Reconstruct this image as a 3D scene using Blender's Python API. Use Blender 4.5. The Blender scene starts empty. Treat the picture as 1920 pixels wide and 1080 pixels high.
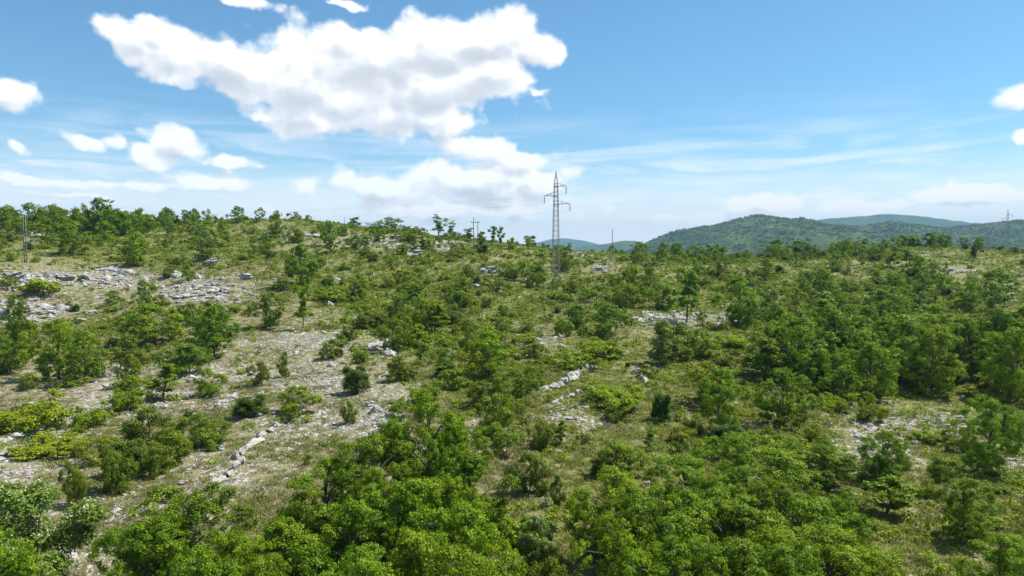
import bpy, math, random
import numpy as np
from mathutils import Vector, Matrix

scene = bpy.context.scene
COL = scene.collection
R = math.radians
rng = np.random.default_rng(7)
random.seed(7)

# ------------------------------------------------------------------ camera
FPX = 1297.0                       # focal length in photograph pixels (1920 wide)
HOR = 475.0                        # eye level row in the photograph
CAMZ = 15.0
PITCH = math.atan((540.0 - HOR) / FPX)
cam_d = bpy.data.cameras.new('camera')
cam_d.sensor_width = 36.0
cam_d.lens = 36.0 * FPX / 1920.0
cam_d.clip_start = 0.5
cam_d.clip_end = 40000.0
cam = bpy.data.objects.new('camera', cam_d)
cam.location = (0, 0, CAMZ)
cam.rotation_euler = (math.pi / 2 - PITCH, 0, 0)
COL.objects.link(cam)
scene.camera = cam

# ------------------------------------------------------------------ light and exposure
SUN_AZ = R(72)                     # to the right of the view direction
SUN_EL = R(57)
SUN_STRENGTH = 5.0
SKY_STRENGTH = 0.080
EXPOSURE = 0.78
scene.view_settings.view_transform = 'Standard'
scene.view_settings.look = 'None'
scene.view_settings.gamma = 1.0
scene.view_settings.exposure = EXPOSURE
scene.view_settings.use_curve_mapping = False
scene.cycles.use_denoising = True
scene.cycles.max_bounces = 4
scene.cycles.diffuse_bounces = 2
scene.cycles.glossy_bounces = 1
scene.cycles.transmission_bounces = 3
scene.cycles.transparent_max_bounces = 6
scene.cycles.volume_bounces = 0
scene.cycles.caustics_reflective = False
scene.cycles.caustics_refractive = False

sd = bpy.data.lights.new('sun', 'SUN')
sd.energy = SUN_STRENGTH
sd.angle = R(0.5)
sd.color = (1.0, 0.94, 0.83)
sun = bpy.data.objects.new('sun', sd)
sun_dir = Vector((math.sin(SUN_AZ) * math.cos(SUN_EL), math.cos(SUN_AZ) * math.cos(SUN_EL), math.sin(SUN_EL)))
sun.rotation_euler = sun_dir.to_track_quat('Z', 'Y').to_euler()
sun.location = (60, 20, 120)
COL.objects.link(sun)

world = bpy.data.worlds.new('World')
scene.world = world
world.use_nodes = True
try:
    world.cycles.sampling_method = 'MANUAL'
    world.cycles.sample_map_resolution = 256
except Exception:
    pass


class NT:
    """small helper for building node trees"""
    def __init__(self, tree):
        self.t = tree; self.n = tree.nodes; self.l = tree.links

    def add(self, typ, **kw):
        nd = self.n.new(typ)
        for k, v in kw.items():
            setattr(nd, k, v)
        return nd

    def put(self, sock, val):
        if isinstance(val, bpy.types.NodeSocket):
            self.l.new(val, sock)
        elif val is not None:
            sock.default_value = val

    def m(self, op, a, b=None, c=None, clamp=False):
        nd = self.add('ShaderNodeMath', operation=op, use_clamp=clamp)
        self.put(nd.inputs[0], a); self.put(nd.inputs[1], b)
        if c is not None: self.put(nd.inputs[2], c)
        return nd.outputs[0]

    def vm(self, op, a, b=None, scale=None):
        nd = self.add('ShaderNodeVectorMath', operation=op)
        self.put(nd.inputs[0], a)
        if b is not None: self.put(nd.inputs[1], b)
        if scale is not None: self.put(nd.inputs['Scale'], scale)
        return nd.outputs['Value'] if op in ('LENGTH', 'DOT_PRODUCT') else nd.outputs['Vector']

    def xyz(self, x, y, z):
        nd = self.add('ShaderNodeCombineXYZ')
        for i, v in enumerate((x, y, z)): self.put(nd.inputs[i], v)
        return nd.outputs[0]

    def sep(self, v):
        nd = self.add('ShaderNodeSeparateXYZ'); self.put(nd.inputs[0], v)
        return nd.outputs

    def noise(self, vec, scale, detail=4.0, rough=0.5, color=False, dist=0.0):
        nd = self.add('ShaderNodeTexNoise')
        self.put(nd.inputs['Vector'], vec)
        nd.inputs['Scale'].default_value = scale
        nd.inputs['Detail'].default_value = detail
        nd.inputs['Roughness'].default_value = rough
        nd.inputs['Distortion'].default_value = dist
        return nd.outputs['Color'] if color else nd.outputs['Fac']

    def voronoi(self, vec, scale, out='Distance', feature='F1'):
        nd = self.add('ShaderNodeTexVoronoi', feature=feature)
        self.put(nd.inputs['Vector'], vec)
        nd.inputs['Scale'].default_value = scale
        return nd.outputs[out]

    def ramp(self, v, lo, hi, smooth=True):
        nd = self.add('ShaderNodeMapRange', interpolation_type='SMOOTHSTEP' if smooth else 'LINEAR')
        self.put(nd.inputs['Value'], v)
        self.put(nd.inputs['From Min'], lo); self.put(nd.inputs['From Max'], hi)
        return nd.outputs['Result']

    def mix(self, f, a, b):
        nd = self.add('ShaderNodeMix', data_type='RGBA')
        self.put(nd.inputs[0], f)
        for s, v in ((nd.inputs[6], a), (nd.inputs[7], b)):
            if isinstance(v, tuple) and len(v) == 3: v = v + (1.0,)
            self.put(s, v)
        return nd.outputs[2]


# ---- pixel <-> direction helpers (used to read positions off the photograph)
cp, sp = math.cos(PITCH), math.sin(PITCH)


def pix_dir(px, py):
    a = (px - 960.0) / FPX
    b = (540.0 - py) / FPX
    return np.array([a, cp + b * sp, -sp + b * cp])


def azel(px, py):
    d = pix_dir(px, py); d = d / np.linalg.norm(d)
    return math.degrees(math.atan2(d[0], d[1])), math.degrees(math.asin(d[2]))


def proj(X, Y, Z):
    z = Z - CAMZ
    f = Y * cp - z * sp
    u = Y * sp + z * cp
    f = np.where(f > 0.1, f, 0.1)
    return 960.0 + FPX * X / f, 540.0 - FPX * u / f


def at_depth(px, py, Yd):
    d = pix_dir(px, py)
    s = Yd / d[1]
    return np.array([d[0] * s, Yd, CAMZ + d[2] * s])


# ------------------------------------------------------------------ sky
def build_world():
    T = NT(world.node_tree)
    T.n.clear()
    out = T.add('ShaderNodeOutputWorld')
    sky = T.add('ShaderNodeTexSky', sky_type='NISHITA')
    sky.sun_disc = False
    sky.sun_elevation = SUN_EL
    sky.sun_rotation = SUN_AZ
    sky.altitude = 300
    sky.air_density = 1.0
    sky.dust_density = 0.15
    sky.ozone_density = 1.0
    skyc = T.vm('MULTIPLY', sky.outputs[0], tuple(SKY_STRENGTH * k for k in (0.67, 1.0, 1.10)))
    tc = T.add('ShaderNodeTexCoord')
    d = T.sep(T.vm('NORMALIZE', tc.outputs['Generated']))
    az = T.m('MULTIPLY', T.m('ARCTAN2', d[0], d[1]), 180 / math.pi)
    el = T.m('MULTIPLY', T.m('ARCSINE', d[2]), 180 / math.pi)
    P0 = T.xyz(az, el, 0.0)
    # thin high veil, drawn out along the horizon
    vP = T.xyz(T.m('ADD', T.m('MULTIPLY', az, 0.075), T.m('MULTIPLY', el, -0.02)), T.m('MULTIPLY', el, 0.62), 3.0)
    vn = T.noise(vP, 1.0, 5, 0.6, dist=0.5)
    band = T.m('MULTIPLY', T.ramp(el, 12.5, 4.0), T.ramp(el, -1.0, 2.0))
    veil = T.m('MULTIPLY', T.m('MULTIPLY', T.ramp(vn, 0.40, 0.68), band), 0.80)
    bank = T.m('MULTIPLY', T.ramp(T.m('ADD', el, T.m('MULTIPLY', T.m('SUBTRACT', vn, 0.5), 8.0)), 7.5, 2.0), 0.82)
    veil = T.m('MAXIMUM', veil, bank)
    low = T.m('MULTIPLY', T.ramp(el, 11.0, -1.0), 0.6)
    base = T.mix(low, skyc, (0.55, 0.66, 0.73))
    base = T.mix(veil, base, (0.74, 0.75, 0.76))
    BASE = base

    # cumulus: pixel centre, radii, tilted (down to the right) or not
    E = [
        (265, 68, 95, 32, 1), (292, 45, 48, 30, 0), (335, 105, 130, 50, 1), (450, 125, 150, 58, 1), (560, 150, 160, 74, 1),
        (640, 66, 60, 34, 0), (705, 112, 170, 76, 0), (660, 190, 180, 52, 1), (800, 92, 160, 62, 0), (915, 72, 120, 62, 0),
        (995, 80, 60, 50, 1), (820, 165, 180, 60, 0), (925, 150, 80, 50, 0), (590, 215, 130, 48, 0), (760, 210, 170, 52, 0),
        (500, 216, 44, 13, 0), (1003, 166, 28, 11, 0),
        (905, 283, 90, 30, 0), (970, 298, 70, 26, 0), (850, 272, 60, 16, 0),
        (12, 176, 52, 28, 1), (28, 272, 28, 16, 0), (148, 258, 66, 22, 1), (215, 264, 38, 20, 0), (335, 272, 60, 27, 1),
        (280, 290, 64, 21, 1), (425, 298, 62, 13, 0), (400, 334, 80, 19, 0), (575, 340, 34, 18, 0), (170, 344, 170, 8, 0), (150, 366, 110, 6, 0),
        (462, 4, 58, 15, 1), (645, -2, 60, 7, 0), (10, 386, 16, 14, 0),
        (1905, 172, 54, 28, 0), (1918, 252, 22, 14, 0),
        (1850, 362, 110, 20, 0), (1755, 372, 60, 16, 0), (1690, 388, 60, 12, 0), (1310, 402, 58, 15, 0), (1240, 411, 24, 12, 0),
        (1430, 382, 90, 16, 0), (1600, 394, 60, 13, 0),
        (710, 350, 130, 28, 0), (900, 348, 190, 40, 0), (1010, 356, 80, 32, 0), (850, 392, 240, 20, 0), (508, 390, 26, 8, 0),
    ]
    ca, sa = math.cos(R(-16)), math.sin(R(-16))

    def field_group(name, fine_):
        g = bpy.data.node_groups.new(name, 'ShaderNodeTree')
        g.interface.new_socket('P', in_out='INPUT', socket_type='NodeSocketVector')
        g.interface.new_socket('Full', in_out='OUTPUT', socket_type='NodeSocketFloat')
        g.interface.new_socket('Plain', in_out='OUTPUT', socket_type='NodeSocketFloat')
        G = NT(g)
        gi = G.add('NodeGroupInput'); P = gi.outputs[0]
        Pw = G.vm('ADD', P, G.vm('MULTIPLY', G.vm('SUBTRACT', G.noise(P, 0.17, 2 if not fine_ else 5, 0.55, color=True), (0.5, 0.5, 0.5)), (4.2, 3.2, 0)))
        s = G.sep(Pw)
        flat = G.xyz(s[0], s[1], 0.0)
        tilt = G.xyz(G.m('MULTIPLY_ADD', s[0], ca, G.m('MULTIPLY', s[1], sa)), G.m('MULTIPLY_ADD', s[1], ca, G.m('MULTIPLY', s[0], -sa)), 0.0)
        s0 = G.sep(P)
        cell = G.noise(G.vm('MULTIPLY', P, (1, 1.5, 1)), 0.055, 3, 0.5)
        away = G.m('MAXIMUM', G.ramp(G.m('ABSOLUTE', s0[0]), 39.0, 50.0), G.ramp(s0[1], 23.0, 30.0))
        other = G.m('SUBTRACT', G.m('MULTIPLY', G.m('SUBTRACT', cell, 0.56), 3.5), G.m('MULTIPLY', G.m('SUBTRACT', 1.0, away), 3.0))
        fb = G.noise(G.vm('MULTIPLY', P, (1, 1.2, 1)), 0.30, 7 if fine_ else 3, 0.6)
        fb = G.m('MULTIPLY', G.m('SUBTRACT', fb, 0.5), 0.85)
        sv = G.sep(Pw)
        # rounded billows at two sizes
        for sc_, am in ((0.30, 0.34), (0.85, 0.13)):
            vo = G.add('ShaderNodeTexVoronoi', feature='SMOOTH_F1', voronoi_dimensions='2D')
            G.l.new(G.xyz(sv[0], G.m('MULTIPLY', sv[1], 1.2), 0.0), vo.inputs['Vector'])
            vo.inputs['Scale'].default_value = sc_; vo.inputs['Smoothness'].default_value = 0.25
            fb = G.m('ADD', fb, G.m('MULTIPLY', G.m('SUBTRACT', 0.42, vo.outputs['Distance']), am * 1.6))
        acc = None
        srcs = [flat, tilt]
        for n_, (cx, cy, rx, ry, tl) in enumerate(E):
            a0, e0 = azel(cx, cy); a1, _ = azel(cx + 10, cy); _, e1 = azel(cx, cy - 10)
            if tl: a0, e0 = a0 * ca + e0 * sa, e0 * ca - a0 * sa
            ia, ie = 10.0 / (rx * (a1 - azel(cx, cy)[0])), 10.0 / (ry * (e1 - azel(cx, cy)[1]))
            if n_ % 6 == 0 and acc is not None:     # re-chained now and then: keeps few values alive (shader stack limit)
                z = G.vm('SCALE', (0.0, 0.0, 1e-7), scale=acc)
                srcs = [G.vm('ADD', flat, z), G.vm('ADD', tilt, z)]
            nd = G.add('ShaderNodeVectorMath', operation='MULTIPLY_ADD')
            G.l.new(srcs[tl], nd.inputs[0]); nd.inputs[1].default_value = (ia, ie, 0); nd.inputs[2].default_value = (-a0 * ia, -e0 * ie, 0)
            k = min(1.0, 0.42 + ry / 110.0)
            f = G.m('MULTIPLY_ADD', G.vm('LENGTH', nd.outputs[0]), -k, k)
            if acc is None: acc = f
            else: acc = G.m('SMOOTH_MAX', acc, f, 0.12)
        go = G.add('NodeGroupOutput')
        G.l.new(G.m('ADD', G.m('MAXIMUM', acc, other), fb), go.inputs[0])
        G.l.new(G.m('ADD', other, fb), go.inputs[1])
        return g
    gf = field_group('cloud_field', True); gs = field_group('cloud_thickness', False)

    def shade(full):
        k = 0 if full else 1
        n1 = T.add('ShaderNodeGroup'); n1.node_tree = gf; T.l.new(P0, n1.inputs[0]); f0 = n1.outputs[k]
        p1 = T.vm('ADD', P0, (0.45, 1.0, 0))
        p1 = T.vm('ADD', p1, T.vm('SCALE', (0.0, 0.0, 1e-7), scale=f0))
        n2 = T.add('ShaderNodeGroup'); n2.node_tree = gs; T.l.new(p1, n2.inputs[0]); f1 = n2.outputs[k]
        cover = T.ramp(f0, -0.10, 0.27)
        th = T.m('ADD', T.ramp(f1, 0.0, 1.1), T.m('MULTIPLY', T.m('SUBTRACT', f1, f0), 0.9))
        lit = T.m('POWER', 2.718, T.m('MULTIPLY', T.m('MAXIMUM', th, 0.0), -1.3))
        cloudc = T.mix(lit, (0.37, 0.395, 0.43), (0.76, 0.765, 0.77))
        final = T.mix(T.m('MULTIPLY', cover, 0.97), BASE, cloudc)
        final = T.vm('MULTIPLY', final, T.mix(T.ramp(el, 8.0, -1.0), (1.0, 1.0, 1.0), (1.20, 1.12, 0.98)))     # low sky is warmer behind long air
        bg = T.add('ShaderNodeBackground'); bg.inputs['Strength'].default_value = 1.0
        T.l.new(final, bg.inputs['Color'])
        return bg.outputs[0]
    # the listed clouds lie within this window; outside it only the general cloud field is evaluated
    win = T.m('MULTIPLY', T.m('LESS_THAN', T.m('ABSOLUTE', az), 48.0), T.m('MULTIPLY', T.m('LESS_THAN', el, 29.0), T.m('GREATER_THAN', el, -3.0)))
    mx = T.add('ShaderNodeMixShader')
    T.l.new(win, mx.inputs[0]); T.l.new(shade(False), mx.inputs[1]); T.l.new(shade(True), mx.inputs[2])
    T.l.new(mx.outputs[0], out.inputs[0])


build_world()


# ------------------------------------------------------------------ helpers: meshes, materials, tags
def tag(o, label=None, category=None, group=None, kind=None):
    if label: o['label'] = label
    if category: o['category'] = category
    if group: o['group'] = group
    if kind: o['kind'] = kind
    return o


def np_mesh(name, V, F, mat=None, smooth=False, attrs=None):
    """V (n,3), F (m,k) all faces the same size"""
    me = bpy.data.meshes.new(name)
    V = np.ascontiguousarray(V, dtype=np.float32); F = np.ascontiguousarray(F, dtype=np.int32)
    k = F.shape[1]
    me.vertices.add(len(V)); me.vertices.foreach_set('co', V.ravel())
    me.loops.add(F.size); me.loops.foreach_set('vertex_index', F.ravel())
    me.polygons.add(len(F))
    me.polygons.foreach_set('loop_start', np.arange(0, F.size, k, dtype=np.int32))
    me.polygons.foreach_set('loop_total', np.full(len(F), k, dtype=np.int32))
    if smooth: me.polygons.foreach_set('use_smooth', np.ones(len(F), dtype=bool))
    me.update(calc_edges=True)
    for an, dom, arr in (attrs or []):
        at = me.attributes.new(an, 'FLOAT', dom)
        at.data.foreach_set('value', np.ascontiguousarray(arr, dtype=np.float32))
    if mat: me.materials.append(mat)
    return me


def ob(name, me, parent=None, loc=None):
    o = bpy.data.objects.new(name, me)
    COL.objects.link(o)
    if parent: o.parent = parent
    if loc is not None: o.location = loc
    return o


def empty(name, loc, rz=0.0, sc=1.0):
    o = bpy.data.objects.new(name, None)
    o.empty_display_size = 0.3
    COL.objects.link(o)
    o.location = loc; o.rotation_euler = (0, 0, rz)
    o.scale = sc if isinstance(sc, tuple) else (sc, sc, sc)
    return o


def new_mat(name):
    m = bpy.data.materials.new(name); m.use_nodes = True
    t = NT(m.node_tree); t.n.clear()
    out = t.add('ShaderNodeOutputMaterial')
    return m, t, out


def leaf_mat(name, c_a, c_b, c_c, trans=0.32, rough=0.55, spread=0.10):
    """c_a..c_b: range between single plants, c_c: pale young leaves mixed in leaf by leaf"""
    m, t, out = new_mat(name)
    info = t.add('ShaderNodeObjectInfo')
    at = t.add('ShaderNodeAttribute', attribute_name='tint')
    col = t.mix(info.outputs['Random'], c_a, c_b)
    col = t.mix(t.m('MULTIPLY', t.ramp(at.outputs['Fac'], 0.35, 1.0), 0.75), col, c_c)
    hsv = t.add('ShaderNodeHueSaturation')
    t.l.new(col, hsv.inputs['Color'])
    t.l.new(t.m('ADD', t.m('MULTIPLY', at.outputs['Fac'], 0.45), 0.78), hsv.inputs['Value'])
    t.l.new(t.m('ADD', t.m('MULTIPLY', t.m('FRACT', t.m('MULTIPLY', info.outputs['Random'], 7.31)), spread * 0.35), 0.5 - spread * 0.175), hsv.inputs['Hue'])
    bs = t.add('ShaderNodeBsdfPrincipled')
    t.l.new(hsv.outputs[0], bs.inputs['Base Color'])
    bs.inputs['Roughness'].default_value = rough
    bs.inputs['Specular IOR Level'].default_value = 0.16
    tr = t.add('ShaderNodeBsdfTranslucent')
    tc = t.vm('MULTIPLY', hsv.outputs[0], (1.25, 1.35, 0.6))
    t.l.new(tc, tr.inputs['Color'])
    mx = t.add('ShaderNodeMixShader'); mx.inputs[0].default_value = trans
    t.l.new(bs.outputs[0], mx.inputs[1]); t.l.new(tr.outputs[0], mx.inputs[2])
    t.l.new(mx.outputs[0], out.inputs['Surface'])
    return m


def plain_mat(name, col, rough=0.8, metal=0.0, var=0.25, scale=4.0, bump=0.0, var_col=None):
    m, t, out = new_mat(name)
    tc = t.add('ShaderNodeTexCoord')
    n = t.noise(tc.outputs['Object'], scale, 6, 0.6)
    dark = var_col or tuple(c * (1 - var) for c in col)
    c = t.mix(t.ramp(n, 0.3, 0.7), dark, col)
    bs = t.add('ShaderNodeBsdfPrincipled')
    t.l.new(c, bs.inputs['Base Color'])
    bs.inputs['Roughness'].default_value = rough
    bs.inputs['Metallic'].default_value = metal
    if bump:
        bp = t.add('ShaderNodeBump'); bp.inputs['Strength'].default_value = bump
        t.l.new(n, bp.inputs['Height']); t.l.new(bp.outputs[0], bs.inputs['Normal'])
    t.l.new(bs.outputs[0], out.inputs['Surface'])
    return m


def rock_mat():
    m, t, out = new_mat('limestone')
    geo = t.add('ShaderNodeNewGeometry'); info = t.add('ShaderNodeObjectInfo')
    pos = geo.outputs['Position']
    n1 = t.noise(pos, 1.1, 7, 0.62)
    n2 = t.noise(pos, 7.0, 5, 0.65)
    c = t.mix(t.ramp(n1, 0.32, 0.68), (0.19, 0.188, 0.182), (0.40, 0.39, 0.37))
    c = t.mix(t.m('MULTIPLY', t.ramp(n2, 0.50, 0.70), 0.7), c, (0.13, 0.132, 0.13))     # lichen and pits
    c = t.mix(t.m('MULTIPLY', info.outputs['Random'], 0.35), c, (0.48, 0.46, 0.42))
    bs = t.add('ShaderNodeBsdfPrincipled')
    t.l.new(c, bs.inputs['Base Color']); bs.inputs['Roughness'].default_value = 0.9
    bs.inputs['Specular IOR Level'].default_value = 0.2
    bp = t.add('ShaderNodeBump'); bp.inputs['Strength'].default_value = 0.8; bp.inputs['Distance'].default_value = 0.08
    t.l.new(t.m('ADD', n1, t.m('MULTIPLY', n2, 0.5)), bp.inputs['Height']); t.l.new(bp.outputs[0], bs.inputs['Normal'])
    t.l.new(bs.outputs[0], out.inputs['Surface'])
    return m


MAT = {
    'oak': leaf_mat('oak_leaves', (0.074, 0.150, 0.005), (0.155, 0.250, 0.006), (0.260, 0.340, 0.016), trans=0.30, rough=0.55, spread=0.06),
    'bush': leaf_mat('hornbeam_leaves', (0.066, 0.122, 0.010), (0.178, 0.245, 0.010), (0.255, 0.310, 0.026), trans=0.30, rough=0.55, spread=0.11),
    'bright': leaf_mat('young_leaves', (0.118, 0.205, 0.007), (0.205, 0.278, 0.009), (0.29, 0.34, 0.022), trans=0.32, rough=0.55, spread=0.06),
    'dark': leaf_mat('juniper_needles', (0.055, 0.112, 0.010), (0.080, 0.140, 0.012), (0.12, 0.18, 0.022), trans=0.2),
    'grey': leaf_mat('ash_leaves', (0.110, 0.185, 0.022), (0.150, 0.220, 0.030), (0.26, 0.31, 0.08)),
    'blossom': leaf_mat('cream_blossom', (0.50, 0.50, 0.33), (0.58, 0.56, 0.40), (0.66, 0.64, 0.48), trans=0.25),
    'grass': leaf_mat('dry_grass', (0.130, 0.140, 0.045), (0.185, 0.175, 0.075), (0.25, 0.23, 0.115), trans=0.25),
    'greengrass': leaf_mat('green_grass', (0.115, 0.150, 0.018), (0.175, 0.195, 0.030), (0.23, 0.235, 0.055), trans=0.3),
    'farwood': leaf_mat('far_wood_leaves', (0.085, 0.140, 0.024), (0.125, 0.175, 0.034), (0.16, 0.20, 0.05), trans=0.35),
    'bark': plain_mat('bark', (0.115, 0.095, 0.078), 0.9, var=0.45, scale=9, bump=0.4),
    'deadwood': plain_mat('bleached_wood', (0.40, 0.37, 0.33), 0.85, var=0.35, scale=12),
    'steel': plain_mat('galvanised_steel', (0.23, 0.215, 0.22), 0.55, 0.4, var=0.3, scale=3),
    'rust': plain_mat('weathered_steel', (0.28, 0.235, 0.22), 0.7, 0.3, var=0.35, scale=2),
    'pole': plain_mat('grey_pole_wood', (0.17, 0.155, 0.14), 0.85, var=0.3, scale=6),
    'concrete': plain_mat('pole_concrete', (0.34, 0.33, 0.31), 0.85, var=0.2, scale=5),
    'glass': plain_mat('insulator_glass', (0.08, 0.10, 0.10), 0.25, var=0.2),
    'cable': plain_mat('aluminium_cable', (0.45, 0.46, 0.48), 0.5, 0.5, var=0.1),
    'rock': rock_mat(),
}


# ------------------------------------------------------------------ noise
def _hash(ix, iy, seed):
    h = (ix.astype(np.int64) * 374761393 + iy.astype(np.int64) * 668265263 + seed * 974711) & 0x7fffffff
    h = ((h ^ (h >> 13)) * 1274126177) & 0x7fffffff
    return ((h ^ (h >> 16)) & 0xffff) / 65535.0


def vnoise(x, y, seed=0):
    ix, iy = np.floor(x), np.floor(y)
    fx, fy = x - ix, y - iy
    fx = fx * fx * fx * (fx * (fx * 6 - 15) + 10); fy = fy * fy * fy * (fy * (fy * 6 - 15) + 10)
    a = _hash(ix, iy, seed); b = _hash(ix + 1, iy, seed); c = _hash(ix, iy + 1, seed); d = _hash(ix + 1, iy + 1, seed)
    return (a + (b - a) * fx) * (1 - fy) + (c + (d - c) * fx) * fy


def fbm(x, y, oct=4, seed=0, gain=0.5):
    v = 0; amp = 1; tot = 0
    for i in range(oct):
        v = v + amp * (vnoise(x * 2 ** i + 17.3 * i, y * 2 ** i - 9.1 * i, seed + i) - 0.5); tot += amp; amp *= gain
    return v / tot * 2


def sstep(a, b, x):
    t = np.clip((x - a) / (b - a), 0, 1)
    return t * t * (3 - 2 * t)


# ------------------------------------------------------------------ the lie of the land
# ground points read off the photograph with an estimated distance (px, py, metres ahead)
CP = [
    (0, 1080, 29), (480, 1080, 28), (960, 1080, 27.5), (1440, 1080, 27.5), (1920, 1080, 29),
    (200, 950, 36), (600, 950, 35), (1000, 950, 35), (1400, 950, 35), (1650, 950, 36), (1900, 950, 37),
    (30, 850, 46), (250, 850, 46), (480, 850, 46), (880, 850, 44.5), (1300, 850, 45.5), (1620, 850, 48), (1900, 860, 48),
    (0, 750, 62), (250, 750, 61), (500, 750, 60), (850, 745, 58), (1100, 720, 63), (1400, 760, 60), (1750, 780, 60), (1920, 770, 63),
    (50, 660, 82), (430, 660, 80), (600, 640, 84), (800, 650, 85), (1100, 650, 84), (1350, 640, 88), (1600, 650, 90), (1900, 640, 92),
    (50, 590, 104), (300, 580, 106), (560, 595, 100), (800, 580, 110), (1100, 580, 112), (1350, 590, 110), (1600, 570, 122), (1900, 560, 122),
    (50, 525, 117), (300, 530, 122), (500, 500, 128), (700, 520, 130), (900, 500, 140), (1042, 518, 148), (1250, 520, 148), (1500, 515, 160), (1800, 505, 165),
    (50, 470, 140), (300, 475, 145), (500, 450, 155), (700, 465, 150), (880, 470, 160), (1300, 498, 170),
    (50, 420, 175), (300, 425, 185), (400, 418, 186), (480, 412, 186), (600, 418, 186), (700, 433, 184), (820, 447, 180), (950, 464, 178),
    (1042, 480, 170), (1150, 484, 178), (1300, 488, 192), (1450, 482, 212), (1580, 478, 218), (1650, 468, 228), (1750, 464, 230), (1800, 468, 230), (1915, 476, 215),
]
cpw = np.array([at_depth(*c) for c in CP])
extra = []
for X in (-120, -60, -25, 0, 25, 60, 120):
    extra.append((X, 2.0, 0.6 + 0.00006 * X * X)); extra.append((X, -40.0, -1.5))
for a in (-52, -45, 45, 52):
    for r, z in ((60, 3.0), (140, 9.0), (220, 20.0 if a < 0 else 13.0)):
        extra.append((math.sin(R(a)) * r, math.cos(R(a)) * r, z))
for k, a in enumerate((-36, -26, -16, -6, 4, 14, 24, 36)):
    extra.append((math.tan(R(a)) * 290, 290, 9.0 - 0.8 * k if k < 5 else 1.0)); extra.append((math.tan(R(a)) * 350, 350, -8.0))
cpw = np.vstack([cpw, np.array(extra)])


def tps_fit(P, lam=2.0):
    n = len(P); S = 100.0
    XY = P[:, :2] / S
    d2 = ((XY[:, None] - XY[None]) ** 2).sum(-1)
    K = np.where(d2 > 0, 0.5 * d2 * np.log(np.maximum(d2, 1e-12)), 0) + np.eye(n) * lam * 1e-4
    A = np.hstack([np.ones((n, 1)), XY])
    M = np.block([[K, A], [A.T, np.zeros((3, 3))]])
    w = np.linalg.solve(M, np.concatenate([P[:, 2], np.zeros(3)]))
    return XY, w, S


TP = tps_fit(cpw)


def tps(x, y):
    XY, w, S = TP
    n = len(XY); o = np.zeros(x.shape)
    xs, ys = x / S, y / S
    for i in range(n):
        d2 = (xs - XY[i, 0]) ** 2 + (ys - XY[i, 1]) ** 2
        o += w[i] * 0.5 * d2 * np.log(np.maximum(d2, 1e-12))
    return o + w[n] + w[n + 1] * xs + w[n + 2] * ys


def far_ground(x, y):
    r = np.hypot(x, y)
    z = -52 + 22 * fbm(x / 260.0, y / 260.0, 3, 5)
    z = z + 25 * np.exp(-((r - 300) / 160.0) ** 2)
    px, pz = at_depth(1887, 474, 400)[0], at_depth(1887, 474, 400)[2]
    b = np.exp(-(((x - px) / 75.0) ** 2 + ((y - 400) / 60.0) ** 2))
    return z * (1 - b) + pz * b


GX0, GX1, GY0, GY1, GS = -330.0, 330.0, -60.0, 380.0, 1.0
gx = np.arange(GX0, GX1 + 0.1, GS); gy = np.arange(GY0, GY1 + 0.1, GS)
GXX, GYY = np.meshgrid(gx, gy)
GZ = tps(GXX, GYY)
rr = np.hypot(GXX, GYY)
wf = sstep(255, 360, rr)
wf = np.maximum(wf, sstep(-25, -55, GYY))
GZ = GZ * (1 - wf) + far_ground(GXX, GYY) * wf
GZ = np.where(GYY < 0, GZ * 1.0, GZ)
GZ += 0.55 * fbm(GXX / 16.0, GYY / 16.0, 3, 11) * sstep(10, 60, rr)


def height(x, y):
    x = np.asarray(x, dtype=float); y = np.asarray(y, dtype=float)
    u = np.clip((x - GX0) / GS, 0, len(gx) - 1.001); v = np.clip((y - GY0) / GS, 0, len(gy) - 1.001)
    i = u.astype(int); j = v.astype(int); fu = u - i; fv = v - j
    z = (GZ[j, i] * (1 - fu) + GZ[j, i + 1] * fu) * (1 - fv) + (GZ[j + 1, i] * (1 - fu) + GZ[j + 1, i + 1] * fu) * fv
    inside = (x > GX0) & (x < GX1) & (y > GY0) & (y < GY1)
    return np.where(inside, z, far_ground(x, y))


def fine(x, y):
    r = np.hypot(x, y)
    k = sstep(300, 120, r)
    # low ledges of bedded limestone running away from the viewer on the stony slopes
    return k * (0.16 * fbm(x / 2.6, y / 5.0, 4, 21) + 0.05 * fbm(x / 0.6, y / 0.9, 2, 31))


def ground_z(x, y):
    return height(x, y) + fine(np.asarray(x, float), np.asarray(y, float))


_ts = np.geomspace(16, 420, 900)


def on_ground(px, py):
    """where the sight line through a photograph pixel first meets the ground"""
    d = pix_dir(px, py)
    s = _ts / d[1]
    X, Y, Z = d[0] * s, d[1] * s, CAMZ + d[2] * s
    H = height(X, Y)
    hit = np.nonzero(Z <= H)[0]
    if len(hit) == 0:
        i = int(np.argmin(np.where((_ts > 130) & (_ts < 260), Z - H, 1e9)))   # just over the skyline
    else:
        i = int(hit[0])
    return X[i], Y[i], float(ground_z(X[i], Y[i]))


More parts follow.
